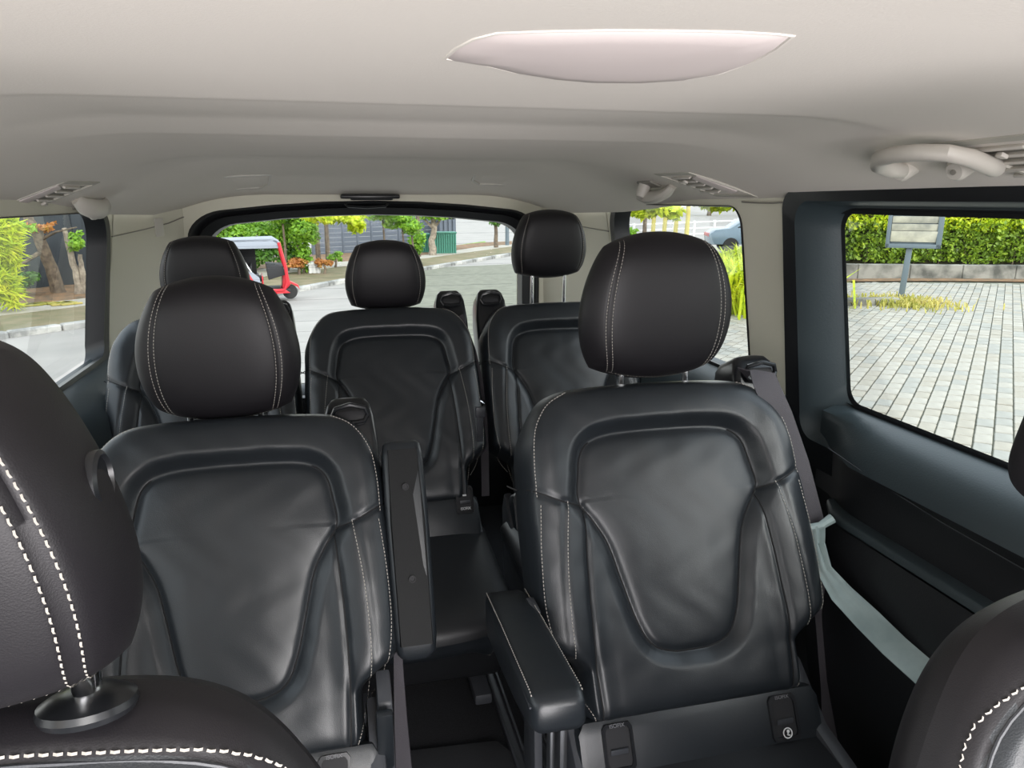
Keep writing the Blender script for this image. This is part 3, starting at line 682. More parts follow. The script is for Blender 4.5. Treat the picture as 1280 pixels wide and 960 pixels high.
# rear row: same shell, smaller square headrest
c3, b3, h3, f3 = clone('x', .0, 2.0, .905, 28.5, .010, 2.30, 1.066, .407)
for o in children(h3): bpy.data.objects.remove(o)
bpy.data.objects.remove(h3)
def small_head(c, x, y, z):
    h = make_headrest('headrest', SML, c, LEH, double=False, posts=.06, post_out=.06); h.location = ((x-c.location.x)/c.scale.x, y-c.location.y, z); h.rotation_euler = (-.06, 0, 0); return h
h3 = small_head(c3, -.002, 2.30, 1.050)
for o in children(c3):
    if o.name.startswith('cushion'): o.location.z = .315
tag(c3, 'black leather rear-row seat in the middle, headrest pushed fully down', 'car seat', 'rear passenger seats')
def clone3(lab, x, hz, hx):
    c = copy_tree(c3); tag(c, lab, 'car seat', 'rear passenger seats'); c.location = (x, 2.0, 0); SEATS.append(c)
    h = [o for o in children(c) if o.name.startswith('headrest')][0]; h.location = ((hx-x)/c.scale.x, .30, hz)
    b_ = [o for o in children(c) if o.name.startswith('backrest')][0]; f = [o for o in children(b_) if o.name.startswith('lower_fascia')][0]
    return c, b_, h, f
c4, b4, h4, f4 = clone3('black leather rear-row seat on the right, headrest raised on chrome posts', .525, 1.138, .520)
c5, b5, h5, f5 = clone3('black leather rear-row seat on the left, mostly hidden behind the middle-row headrest', -.525, 1.068, -.520)
for b_, s_, dx_, dz_ in ((bR, 1, .045, .0), (bL, 1, .0, -.018), (b3, 1, .0, .015), (b4, -1, .0, .015), (b5, 1, .0, .0)):
    for o in (add_tower(b_, s_), tower_guide(b_, s_)):
        for q in ([o]+children(o)) if o.parent == b_ else []: q.location = (s_*dx_, 0, dz_) if q is o else q.location
# anchor cups
for f in (fR, fL):
    for x in (-.165, .155):
        hollow_cup(f, x, 'black child-seat anchor cup with raised lettering')
        text('ISOFIX', .0095, Matrix.Translation((x, -.0675, -.0008)) @ FACE, mat('grey_print', (.16, .16, .17), .6), f, 'anchor_lettering')
x = .155
m = MB(); m.tube([(x+.0085*math.cos(k*PI/12), -.0685, -.062+.0085*math.sin(k*PI/12)) for k in range(25)], .0011, 6)
m.lathe([(.0028, 0), (.0028, .0012)], 12, M=Matrix.Translation((x+.001, -.068, -.0590)) @ FACE); m.tube([(x+.001, -.0685, -.061), (x-.001, -.0685, -.065), (x+.004, -.0685, -.066)], .0013, 6); m.build('child_seat_symbol', WHITEP, fR, label='white round child-seat symbol')
hollow_cup(f3, .19, 'black anchor cup with pale lettering', z=.005); text('ISOFIX', .011, Matrix.Translation((.19, -.0675, -.022)) @ FACE, WHITEP, f3, 'anchor_lettering')
m = MB(); m.box((.19, -.068, .016), (.012, .001, .005), .0005); m.build('child_seat_symbol', WHITEP, f3)

# lowered armrest, aisle side of the right middle seat
ar = thing('armrest', 'x', 'armrest'); del ar['label']; del ar['category']; ar.parent = seatR; bpy.data.objects.remove(ar)
def armrest_mesh():
    m = MB(); loops = []
    secs = [(-.352, .030, -.020, .010), (-.346, .036, -.030, .017), (-.325, .0395, -.036, .021), (-.25, .041, -.046, .021), (-.12, .041, -.056, .020), (0, .040, -.062, .018), (.03, .036, -.060, .012), (.042, .028, -.05, .002)]
    for y, hw, z0, z1 in secs:
        L = []; r = min(.013, (z1-z0)/2.2)
        for cx, cz, a0 in ((hw-r, z1-r, 0), (-hw+r, z1-r, PI/2), (-hw+r, z0+r, PI), (hw-r, z0+r, 1.5*PI)):
            for k in range(5): a = a0+PI/2*k/4; L.append((cx+r*math.cos(a), y, cz+r*math.sin(a)))
        loops.append(L)
    m.loft(loops, cap0=True, cap1=True); return m
def place_arm(parent, M, lab, holes=False):
    o = armrest_mesh().build('armrest', LE, parent, ang=45, label=lab); o.matrix_local = M
    m = MB()
    for s_ in (-1, 1): stitches(m, [(s_*.0355, y, z+.0022) for y, z in zip(np.linspace(-.335, .02, 60), np.interp(np.linspace(-.335, .02, 60), [-.346, -.325, -.12, .02], [.0135, .0185, .0185, .0145]))], lambda c: (0, 0, 1))
    m.build('stitching', ST, o, kind='stuff', smooth=False)
    m = MB(); m.tube([(-.0385, y, z) for y, z in zip(np.linspace(-.34, .0, 12), np.interp(np.linspace(-.34, .0, 12), [-.346, -.325, 0], [.004, .008, .004]))], .0016, 6); m.build('piping', PG, o)
    if holes:
        m = MB()
        p = [(-.030, -.335, -.0335), (.030, -.335, -.0335), (.033, -.20, -.054), (.031, .015, -.064), (-.031, .015, -.064), (-.033, -.20, -.054)]
        m.loft([[(a, b, c+.004) for a, b, c in p], [(a*.93, b, c-.003) for a, b, c in p]], cap1=True); m.build('underside_cover', mat('matt_black_plastic', (.008, .0085, .009), .6, spec=.18, bump=[('n', 400, .2)]), o, ang=60)
        for y, z in ((-.265, -.048), (-.10, -.0605)):
            m = MB(); m.lathe([(.0065, -.002), (.0065, .002), (.0045, .002), (.004, -.001)], 16, M=Matrix.Translation((0, y, z-.004)) @ Matrix.Rotation(PI, 4, 'X')); m.build('screw_hole', DK, o, label='dark round screw hole')
    return o
a = Matrix.Translation((-.325, .078, .574)) @ Matrix.Rotation(-.03, 4, 'Z') @ Matrix.Rotation(-.12, 4, 'X'); place_arm(seatR, a, 'padded leather armrest, lowered to the horizontal')
m = MB(); m.box((-.318, -.22, .50), (.012, .03, .20), .004).box((-.338, -.235, .50), (.007, .02, .20), .003); m.build('armrest_strut', MT, seatR, label='pale metal strut under the armrest tip')
m = MB(); m.prism([(-.06, .22), (-.02, .30), (.0, .60), (.05, .60), (.06, .30), (.04, .2)], -.30, -.285, 'X', .004); m.build('recliner_plate', PG, seatR)
a = Matrix.Translation((.300/.955, .082, .500)) @ Matrix.Rotation(-PI/2-math.radians(22), 4, 'X')
place_arm(seatL, a, 'padded armrest folded upright, underside with two screw holes facing forward', True)
# recliner handle and buckle stalk, aisle side of the left middle seat
m = MB(); m.prism([(-.05, .22), (-.035, .44), (.02, .47), (.05, .40), (.06, .2)], .235, .262, 'X', .006); m.build('recliner_cover', PG, seatL, ang=50)
m = MB(); m.box((.245, -.055, .385), (.030, .016, .13), .006, (.2, 'X')); st = m.build('buckle_stalk', LE, seatL, ang=50)
m = MB(); m.box((.245, -.075, .285), (.036, .03, .075), .006); m.build('buckle', PG, seatL, label='charcoal belt buckle body')
# child webbing loop on rear middle seat: white tag, silver clip, buckle between rear seats
m = MB(); m.box((.243, -.05, .66), (.020, .010, .10), .003, (.1, 'X')); m.box((.243, -.055, .70), (.030, .014, .03), .004); m.build('buckle_stalk', PG, c3)

# ------------------------------------------------------------------ seat belts
# right middle seat belt: tower guide > tongue > door side
bt = thing('seat_belt', 'grey shoulder belt with pale crumpled strap, between the right middle-row seat and sliding door', 'seat belt', (.71, 1.30, 0))
o_ = Vector((.71, 1.30, 0))
def P3(px, py, Y): return Vector(at(px, py, Y=Y))-o_
top = [P3(928, 466, 1.30), P3(940, 463, 1.285), P3(955, 474, 1.27), P3(975, 520, 1.24), P3(996, 580, 1.21), P3(1016, 655, 1.17)]
m = MB(); ribbon(m, top, [Vector(RT-UP*.25)]*6, [.020, .023, .0255, .0250, .0245, .0235]); m.build('webbing', WB, bt, ang=60)
low = [P3(1013, 650, 1.175), P3(1020, 700, 1.175), P3(1033, 780, 1.165), P3(1040, 860, 1.15), P3(1044, 985, 1.12)]
m = MB(); ribbon(m, low, [Vector(RT)]*5, [.018, .013, .022, .0235, .0245]); m.build('lower_webbing', WB, bt, ang=60, label='darker lower run of the belt')
cl = [P3(999, 648, 1.235), P3(1041, 652, 1.215), P3(1030, 672, 1.20), P3(1006, 668, 1.215)]
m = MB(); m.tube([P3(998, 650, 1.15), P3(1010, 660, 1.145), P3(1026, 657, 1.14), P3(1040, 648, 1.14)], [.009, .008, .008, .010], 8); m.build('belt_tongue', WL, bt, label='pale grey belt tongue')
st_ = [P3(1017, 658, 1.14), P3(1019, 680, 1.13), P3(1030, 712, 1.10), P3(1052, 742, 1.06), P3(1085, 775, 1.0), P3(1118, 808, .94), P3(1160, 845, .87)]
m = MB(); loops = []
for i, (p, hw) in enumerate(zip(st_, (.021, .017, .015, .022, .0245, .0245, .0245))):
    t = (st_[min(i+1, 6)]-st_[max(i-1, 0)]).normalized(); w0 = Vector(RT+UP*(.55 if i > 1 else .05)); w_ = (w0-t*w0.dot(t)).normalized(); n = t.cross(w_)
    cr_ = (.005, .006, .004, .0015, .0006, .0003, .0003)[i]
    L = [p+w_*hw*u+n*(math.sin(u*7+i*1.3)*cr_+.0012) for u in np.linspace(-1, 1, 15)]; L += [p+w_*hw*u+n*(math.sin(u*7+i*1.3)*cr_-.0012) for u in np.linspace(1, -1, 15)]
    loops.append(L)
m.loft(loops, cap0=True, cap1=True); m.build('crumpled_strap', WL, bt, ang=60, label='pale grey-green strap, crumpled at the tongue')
# left middle seat belt
bt2 = thing('seat_belt', 'dark belt webbing hanging beside the aisle from the left seat, next to its buckle', 'seat belt', (-.08, 1.12, 0)); o_ = Vector((-.08, 1.12, 0))
m = MB(); ribbon(m, [P3(497, 775, 1.20), P3(498, 830, 1.17), P3(501, 900, 1.14), P3(507, 990, 1.10)], [Vector((.9, -.5, 0))]*4, [.007, .0085, .012, .016]); m.build('webbing', WB, bt2)
# belt and clip between rear seats
bt3 = thing('seat_belt', 'dark belt running down beside the rear middle seat with a small silver clip', 'seat belt', (.26, 2.15, 0)); o_ = Vector((.26, 2.15, 0))
m = MB(); ribbon(m, [P3(572, 396, 2.25), P3(590, 440, 2.2), P3(604, 500, 2.12), P3(606, 560, 2.05), P3(607, 620, 1.98)], [Vector((.8, -.6, 0))]*5, [.02, .014, .012, .012, .012]); m.build('webbing', WB, bt3)
m = MB(); m.box(P3(602, 512, 2.07), (.030, .006, .012), .002, (.5, 'Y')); m.tube([P3(598, 500, 2.07), P3(606, 505, 2.07), P3(600, 516, 2.07), P3(596, 512, 2.07)], .003, 6); m.build('clip', CH, bt3)

# ------------------------------------------------------------------ front seats
SEAMF = smooth_line([(-.240, .30), (-.232, .48), (-.212, .553), (-.165, .594), (-.08, .610), (0, .614), (.08, .610), (.165, .594), (.212, .553), (.232, .48), (.240, .30)], 5)
SEAMF = [(x*.98, h) for x, h in SEAMF]
def rel_f(x, h):
    d = seg_dist(x, h, SEAMF); ins = inside(x, h, SEAMF+[(.236, -.1), (-.236, -.1)])
    return .01+np.where(ins, -.008*sm(d/.05), 0)+.020*sm((np.abs(x)-.14)/.08)*(1-sm((h-.42)/.12))-.005*np.exp(-(d/.003)**2)
FRONT = Pad(lambda h: .262-.02*sm((h-.40)/.2)+h*0, lambda a: .640-.02*a*a-.13*np.abs(a)**6, .062, .06, rel_f, pe=6, nx=90, nt=100)
HF = Head(.124, .114, .058, .055, .15, .30, 6, .84, 10)
def front_seat(lab, x, y, rz, lift=0):
    r = thing('front_seat', lab, 'car seat', (x, y, 0), rz, 'front seats')
    pr = FRONT.parts(lambda x, h: np.where(inside(x, h, SEAMF+[(.236, -.1), (-.236, -.1)]), 1, 2))
    bo = pr.pop(-1).build('backrest', LEH, r, ang=60); bo.location = (0, 0, .362); bo.rotation_euler = (-math.radians(13), 0, 0)
    pr[1].build('front_panel', LE, bo, ang=80); pr[2].build('outer_cover', LEH, bo, ang=80)
    m = MB(); stitches(m, on_pad(FRONT, [(x*1.028, .005+h) for x, h in SEAMF]), lambda c: (0, -1, .1), step=.0075, L=.0052, r=.0009); m.build('stitching', ST, bo, kind='stuff', smooth=False, label='pale contrast stitching')
    m = MB(); m.tube(on_pad(FRONT, [(x*.995, h-.001) for x, h in SEAMF], .0006)[::3], .0014, 6); m.build('piping', PG, bo, label='grey piping')
    h = make_headrest('headrest', HF, r, LEH, True, .09, post_out=-lift); h.location = (0, .105, 1.110+lift); h.rotation_euler = (-.05, 0, 0)
    for s_ in (-1, 1):
        m = MB(); m.lathe([(.026, -.004), (.028, 0), (.027, .004), (.020, .008), (.011, .010)], 28, M=Matrix.Translation((s_*.09, -.026, .632))); m.build('post_collar', PBS, bo)
        m = MB(); m.lathe([(.0085, 0), (.0085, .02)], 16, M=Matrix.Translation((s_*.09, -.026, .638))); m.build('post_sleeve', CH, bo)
    for s_ in (-1, 1):
        M = Matrix.Translation((s_*.1172, .0, .020)) @ Vector((s_, 0, .06)).to_track_quat('Z', 'Y').to_matrix().to_4x4()
        m = MB(); m.lathe([(.017, -.01), (.017, .002), (.0145, .0035), (.0135, .001), (.006, .0)], 28, M=M); m.build('side_button', PBS, h, label='round recessed adjuster button')
    cu = CUSH.parts(lambda x, hh: x*0); co = cu.pop(-1).build('cushion', PB, r, ang=60); co.rotation_euler = (math.radians(97), 0, 0); co.location = (0, .0, .38)
    cu[0].build('cushion_centre', LE, co, ang=80)
    m = MB(); m.box((0, -.2, .17), (.46, .44, .30), .03); m.build('pedestal', PB, r)
    return r, bo, h
FS1 = front_seat('black leather front seat at the left edge, closest to the camera, big headrest', -.408, .315, 0)
FS2 = front_seat('black leather front seat at the lower right corner, only its shoulder showing', .472, .275, .13, .05); FS2[2].location.x -= .014

# ------------------------------------------------------------------ outside
def G(px, py, dz=0): p = gp(px, py); return np.array([p[0], p[1], float(H(p[0], p[1]))+dz])
def resample(P, n):
    P = [np.array(p, float) for p in P]; L = [0]
    for a, b in zip(P[:-1], P[1:]): L.append(L[-1]+np.linalg.norm(b-a))
    return [np.array([np.interp(t, L, [p[i] for p in P]) for i in range(3)]) for t in np.linspace(0, L[-1], n)]
def strip(name, A, B, mt, dz, n=40, **tg):
    A = resample(A, n); B = resample(B, n); m = MB(); rows = []
    for a, b in zip(A, B):
        r = []
        for t in np.linspace(0, 1, 6): p = a+(b-a)*t; r.append((p[0], p[1], float(H(p[0], p[1]))+dz))
        rows.append([(r[0][0], r[0][1], r[0][2]-dz-.05)]+r)
    m.loft(rows, closed=False); return m.build(name, mt, smooth=True, ang=40, **tg)
# ground sheet
gx = np.unique(np.concatenate([np.linspace(-60, -20, 9), np.linspace(-20, 40, 61), np.linspace(40, 160, 25)])); gy = np.unique(np.concatenate([np.linspace(-25, 0, 11), np.linspace(0, 60, 61), np.linspace(60, 240, 25)]))
X, Y = np.meshgrid(gx, gy); Z = H(X, Y); n1, n2 = X.shape
m = MB(); m.add(np.stack([X, Y, Z], -1).reshape(-1, 3).tolist(), [(i*n2+j, i*n2+j+1, (i+1)*n2+j+1, (i+1)*n2+j) for i in range(n1-1) for j in range(n2-1)]); gr = m.build('ground', ASPH, kind='structure', label='pale worn asphalt road behind the van')
# verge and path beyond the kerb
K = [G(-140, 446), G(0, 424), G(113, 408), G(200, 395), G(365, 366), G(423, 355), G(531, 338), G(636, 320), G(700, 312)]
V = [G(-140, 418), G(0, 400), G(113, 387), G(200, 371), G(365, 344), G(423, 337), G(531, 326), G(636, 311), G(700, 305)]
Wp = [G(-140, 408), G(0, 389), G(113, 378), G(200, 362), G(365, 334), G(423, 331), G(531, 322), G(600, 311), G(640, 308)]
Bk = [G(-140, 388), G(0, 366), G(113, 360), G(200, 345), G(365, 322), G(423, 320), G(531, 314), G(600, 306), G(640, 304)]
strip('verge', K, V, VERGE, .10, kind='structure', label='brown earth verge behind the kerb'); strip('path', V, Wp, PATH, .115, kind='structure', label='pale concrete footpath behind the verge')
strip('leaf_litter_bank', Wp, Bk, LIT, .13, kind='structure', label='bank covered in fallen leaves')
kr = resample(K, 300); L = np.cumsum([0]+[np.linalg.norm(b-a) for a, b in zip(kr[:-1], kr[1:])]); tot = L[-1]
kb = thing('kerb', 'long row of faded black and white kerb stones along the road', 'kerb'); s = 0; i = 0
proto = {}
for c in (0, 1):
    m = MB(); m.box((0, 0, 0), (.97, .22, .28), .03, seg=1); me = m.build('kerb_stone', (KW, KB)[c]); proto[c] = me.data; bpy.data.objects.remove(me)
while s < tot-1:
    q = [np.array([np.interp(s+t, L, [p[k] for p in kr]) for k in (0, 1)]) for t in (0, .5, 1)]
    o = bpy.data.objects.new('kerb_stone', proto[i % 2]); COL.objects.link(o); o.parent = kb; d = q[2]-q[0]
    o.location = (q[1][0], q[1][1], float(H(*q[1]))+.0); o.rotation_euler = (random.uniform(-.02, .02), 0, math.atan2(d[1], d[0])); s += 1.0; i += 1

# leaves
def leaves(m, c, rad, n, size, seed=0, clumps=14, asp=.28):
    r = np.random.default_rng(seed); c = np.array(c); rad = np.array(rad)
    cc = r.normal(size=(clumps, 3)); cc = cc/np.linalg.norm(cc, axis=1)[:, None]*r.uniform(.25, .8, (clumps, 1))
    k = r.integers(0, clumps, n); d = r.normal(size=(n, 3)); d = d/np.linalg.norm(d, axis=1)[:, None]*r.uniform(.3, 1, (n, 1))**.5*.42
    P = c+(cc[k]+d)*rad; N = d/np.linalg.norm(d, axis=1)[:, None]+r.normal(size=(n, 3))*.6+np.array([0, 0, .5]); N /= np.linalg.norm(N, axis=1)[:, None]
    T = np.cross(N, r.normal(size=(n, 3))); T /= np.linalg.norm(T, axis=1)[:, None]; B = np.cross(N, T); s_ = (size*r.uniform(.6, 1.3, n))[:, None]
    v = np.stack([P-T*s_*.5, P+B*s_*asp-N*s_*.05, P+T*s_*.55, P-B*s_*asp-N*s_*.05], 1).reshape(-1, 3)
    m.add(v.tolist(), [(4*i, 4*i+1, 4*i+2, 4*i+3) for i in range(n)])
def cloud(name, mt, blobs, n, size, parent=None, seed=0, asp=.28, **tg):
    m = MB()
    tv = sum(b[3]*b[4]*b[5] for b in blobs)
    for j, b in enumerate(blobs): leaves(m, b[:3], b[3:], max(40, int(n*b[3]*b[4]*b[5]/tv)), size, seed*31+j, asp=asp)
    return m.build(name, mt, parent, smooth=False, **tg)
def trunk(parent, pts, rs, mt=BARK, name='trunk', n=8):
    P = [Vector(p) for p in pts]; Q = []; R = []
    for i in range(len(P)-1):
        for k in range(4): t = k/4; Q.append(P[i].lerp(P[i+1], t)+Vector((random.uniform(-1, 1), random.uniform(-1, 1), 0))*rs[i]*.18*(1 if i+k else 0)); R.append(rs[i]+(rs[i+1]-rs[i])*t)
    Q.append(P[-1]); R.append(rs[-1]); m = MB(); m.tube(Q, R, n); return m.build(name, mt, parent)
def D(px, py, Y): return np.array(at(px, py, Y=Y))
def blob(px, py, Y, rx, rz, ry=None):    # ellipsoid centred on a sight line at depth Y, radii in pixels
    p = D(px, py, Y); k = (Y+.3)/FPX*1.05; return (p[0], p[1], p[2], rx*k, (ry or rx)*k, rz*k)
def tree(kind, label, base, top, pts, rs, blobs, mt, n, size, seed, mt_b=BARK, group=None, cat='tree', extra=(), asp=.28):
    r = thing(kind, label, cat, tuple(base), group=group); inv = Vector(base)
    trunk(r, [Vector(p)-inv for p in pts], rs, mt_b)
    for e, er in extra: trunk(r, [Vector(p)-inv for p in e], er, mt_b, 'branch', 6)
    cloud('foliage', mt, [(b[0]-inv[0], b[1]-inv[1], b[2]-inv[2], b[3], b[4], b[5]) for b in blobs], n, size, r, seed, asp=asp, kind='stuff'); return r

# --- seen through the left window
Yw = 24.
p0 = G(-260, 402); p1 = G(185, 357)
wall_m = MB(); d = (p1-p0)[:2]; nn = np.array([-d[1], d[0]])/np.linalg.norm(d)
a0 = p0[:2]+nn*1.2; a1 = p1[:2]+nn*1.2
wt = thing('boundary_wall', 'dark painted masonry wall behind the leaning trees, seen through the left window', 'wall', (float(a0[0]), float(a0[1]), -1.5))
npan = 6
for i in range(npan):
    q0 = a0+(a1-a0)*i/npan-a0; q1 = a0+(a1-a0)*(i+1)/npan-a0; mid = (q0+q1)/2; ln = np.linalg.norm(q1-q0); an = math.atan2(*(q1-q0)[::-1])
    m = MB(); m.box((mid[0], mid[1], 1.4), (ln-.02, .18, 3.0), .01, (an, 'Z')); m.build('wall_panel', WALLD, wt)
    m = MB(); m.box((q0[0], q0[1], 1.45), (.3, .3, 3.1), .02, (an, 'Z')); m.build('pier', WALLD, wt)
def gY(px, py): return G(px, py)
b = G(77, 371); t0 = D(40, 282, b[1]-.6)
tree('leaning_tree', 'thick brown leaning tree trunk against the dark wall', b, None, [b, D(64, 335, b[1]-.2), D(45, 290, b[1]-.5), D(30, 262, b[1]-.5)], [.20, .17, .15, .12], [blob(95, 300, b[1]-1, 10, 10), blob(35, 284, b[1]-1, 8, 6)], LG, 150, .15, 1,
     extra=[([D(55, 312, b[1]-.3), D(30, 328, b[1]-.8), D(2, 345, b[1]-1)], [.07, .05, .03]), ([D(50, 300, b[1]-.4), D(70, 290, b[1]-.8), D(96, 284, b[1]-1)], [.05, .03, .015])])
b = G(99, 373)
tree('slender_tree', 'thin mottled tree trunk nearest the rear edge of the left window', b, None, [b, D(96, 345, b[1]), D(88, 315, b[1]), D(80, 285, b[1])], [.12, .10, .08, .06], [blob(95, 306, b[1], 9, 10)], LG, 200, .15, 2, BARKP,
     extra=[([D(104, 368, b[1]), D(103, 340, b[1]), D(100, 318, b[1])], [.09, .08, .06])])
b = G(22, 392)
tree('palm_clump', 'yellow-green palm fronds hanging at the front edge of the left window', b, None, [b, D(16, 345, b[1]), D(12, 300, b[1])], [.07, .06, .05], [blob(0, 300, b[1]-.5, 17, 36), blob(-2, 345, b[1]-.5, 15, 36), blob(-30, 320, b[1]-.5, 25, 45)], LY, 3600, .62, 3, BARKP, cat='palm', asp=.07)
b = G(32, 376)
tree('small_shrub', 'small blue-green broad-leaved shrub low against the dark wall', b, None, [b, D(31, 360, b[1])], [.03, .02], [blob(30, 352, b[1], 17, 11)], LD, 600, .15, 4, cat='shrub')
b = G(92, 292+80); tree('autumn_branch_tree', 'tree with orange and red leaves at the top of the left window', G(118, 368), None, [G(118, 368), D(116, 320, 25), D(110, 280, 25)], [.07, .05, .04], [blob(52, 283, 23, 16, 7)], LO, 130, .15, 5)
m = MB(); b = G(62, 387)
for k in range(14): m.box((random.uniform(-.6, .6), random.uniform(-.3, .3), .14), (.5, .12, .04), .01, (random.uniform(0, 3), 'Z'), seg=1)
tag(m.build('palm_frond_pile', GY), 'pile of dried pale palm fronds lying on the verge', 'debris', kind=None).location = tuple(b)

# --- seen through the tailgate window
# slatted fence
def fence(pa, pb, h, nb, label, panels, mt, name='slat_fence'):
    pa = np.array(pa); pb = np.array(pb); r = thing(name, label, 'fence', tuple(map(float, pa))); d = pb-pa; ln = np.linalg.norm(d[:2]); an = math.atan2(d[1], d[0])
    for i in range(panels):
        u0 = ln*i/panels; u1 = ln*(i+1)/panels; M = Matrix.Rotation(an, 4, 'Z'); m = MB()
        for k in range(nb): c = M @ Vector(((u0+u1)/2, 0, h*(k+.5)/nb+d[2]*(i+.5)/panels)); m.box(c, (u1-u0-.1, .03, h/nb*.95), 0, (an, 'Z'))
        m.build('slat_panel', mt, r, smooth=False)
        c = M @ Vector((u0, 0, h/2)); m = MB(); m.box(c, (.10, .10, h+.1), .01, (an, 'Z')); m.build('fence_post', mt, r)
    return r
fa = G(392, 322); fb = G(546, 313); fence(fa, fb, 2.0, 9, 'slate-grey slatted fence behind the road bushes, beyond the tailgate window', 9, FEN)
fa = G(120, 352); fb = G(300, 334); fence(fa, fb, 1.9, 9, 'slate-grey slatted fence behind the red three-wheeler', 6, FEN)
def bush(name, lab, blobs, mt, n, size, seed, group=None, cat='bush', base=None, far=None):
    bb = blobs[0]; z0 = float(H(bb[0], bb[1])); r = thing(name, lab, cat, (bb[0], bb[1], z0), group=group)
    for j, b_ in enumerate(blobs[:3]):
        zt = b_[2]; m = MB()
        if far: m.tube([(b_[0]-bb[0], b_[1]-bb[1], zt-z0), (b_[0]-bb[0]-.5, far-1.5-bb[1], zt-z0+.3), (b_[0]-bb[0]-1, far-bb[1], zt-z0+.2), (b_[0]-bb[0]-1, far-bb[1], 0)], [.03, .05, .08, .11], 7); m.build('branch', BARK, r); continue
        m.tube([(b_[0]-bb[0], b_[1]-bb[1], 0), ((b_[0]-bb[0])*1.02+.05, b_[1]-bb[1], (zt-z0)*.5), (b_[0]-bb[0], b_[1]-bb[1], zt-z0)], [.06, .045, .03], 7); m.build('stem', BARK, r)
    cloud('foliage', mt, [(b_[0]-bb[0], b_[1]-bb[1], b_[2]-z0, b_[3], b_[4], b_[5]) for b_ in blobs], n, size, r, seed, kind='stuff'); return r
bush('leafy_tree', 'bright green leafy tree behind the red three-wheeler, left in the tailgate window', [blob(300, 285, 29, 42, 22), blob(262, 288, 29, 26, 18), blob(345, 290, 29, 30, 26)], LG, 5600, .17, 11, cat='tree')
bush('leafy_tree', 'bushy green tree right of the red three-wheeler with hanging dry leaves', [blob(370, 288, 28, 24, 22), blob(378, 320, 28, 12, 22), blob(352, 268, 28, 30, 10)], LG, 3400, .17, 12, cat='tree')
bush('dark_undergrowth', 'dark green undergrowth at the foot of the bushes beside the three-wheeler', [blob(358, 315, 29, 26, 20), blob(310, 320, 29, 30, 20)], LD, 1800, .17, 13)
bush('dry_leaf_bush', 'low russet dry-leaf bush beside the path', [blob(372, 330, 27.5, 14, 7), blob(404, 328, 27.5, 12, 6)], LO, 900, .12, 14)
bush('overhanging_branch', 'yellow-green broad-leaved branch hanging at the top centre of the tailgate window', [blob(430, 273, 26, 30, 12), blob(445, 283, 26, 14, 10), blob(398, 270, 26, 16, 10)], LY, 1600, .21, 15, cat='tree', far=31)
bush('leafy_tree', 'light green small-leaved tree at the right of the fence top', [blob(502, 276, 30, 26, 12), blob(478, 268, 30, 26, 8), blob(514, 288, 30, 12, 9)], LG, 2400, .16, 16, cat='tree')
bush('fence_foot_bush', 'fresh green bush low at the fence foot just left of the pale-trunked tree', [blob(522, 305, 31, 11, 15), blob(516, 318, 31, 10, 8)], LG, 900, .15, 17)
bush('fence_foot_bush', 'low green plant at the fence foot left of the middle rear headrest', [blob(418, 320, 30, 11, 6)], LG, 420, .15, 18)
b = G(541, 322); tree('pale_trunk_tree', 'tree with a pale mottled trunk in front of the green bins', b, None, [b, D(540, 300, b[1]), D(543, 285, b[1]), D(540, 268, b[1])], [.20, .15, .13, .10], [blob(545, 267, b[1], 26, 8)], LG, 1100, .18, 19, BARKP, extra=[([D(543, 285, b[1]), D(552, 272, b[1])], [.08, .05]), ([D(543, 287, b[1]), D(530, 274, b[1])], [.08, .05])])
b = G(524, 324); tree('thin_tree', 'thin brown tree trunk left of the pale-trunked tree', b, None, [b, D(523, 300, b[1]), D(522, 262, b[1])], [.10, .09, .08], [blob(520, 262, b[1], 12, 6)], LG, 120, .24, 20)
b = G(620, 312); tree('young_tree', 'young street tree standing alone at the far right of the tailgate window', b, None, [b, D(620, 290, b[1]), D(619, 266, b[1])], [.13, .10, .08], [blob(619, 272, b[1], 13, 9), blob(632, 275, b[1], 8, 5)], LD, 900, .18, 21)
# green slatted waste bin enclosure and dark kiosk
def slat_box(name, lab, cat, px0, px1, pyb, pyt, dep, mt, nsl, topmt=None):
    b0 = G(px0, pyb); b1 = D(px1, pyb, b0[1]); h = D(px0, pyt, b0[1])[2]-b0[2]; wdt = b1[0]-b0[0]
    r = thing(name, lab, cat, tuple(map(float, b0)))
    m = MB(); m.box((wdt/2, dep/2, h/2), (wdt*.97, dep*.95, h*.97)); m.build('body', mt, r, smooth=False)
    for k in range(nsl): m = MB(); m.box((wdt*(k+.5)/nsl, -.02, h/2), (wdt/nsl*.6, .04, h*.94), .004, seg=1); m.build('slat', mt, r)
    m = MB(); m.box((wdt/2, dep/2, h+.03), (wdt*1.03, dep*1.05, .07), .01); m.build('lid', topmt or mt, r); return r
slat_box('waste_bin_enclosure', 'green slatted steel bin enclosure right of the pale-trunked tree', 'bin', 543, 571, 320, 292, 1.0, GRN, 10)
slat_box('waste_bin_enclosure', 'green bin enclosure left of the pale-trunked tree', 'bin', 525, 539, 319, 294, 1.0, GRN, 5)
slat_box('kiosk', 'small dark roadside kiosk behind the green bins', 'kiosk', 549, 571, 316, 273, 2.0, FEN, 4, DK)
slat_box('utility_cabinet', 'pale blue-grey roadside box on the path left of the middle rear headrest', 'box', 386, 401, 345, 331, .5, WHT, 3)
# pole and distant hints
b = G(634, 309); m = MB(); m.lathe([(.12, 0), (.10, 3.2), (.14, 3.2), (.14, 3.3)], 10); o = m.build('lamp_post', GALV); o.location = tuple(b); tag(o, 'grey pole beside the young street tree', 'pole')
strip('grass_patch', [G(573, 317), G(612, 309)], [G(573, 308), G(606, 303)], LG, .08, n=8, kind='structure', label='green grass strip beyond the far road')
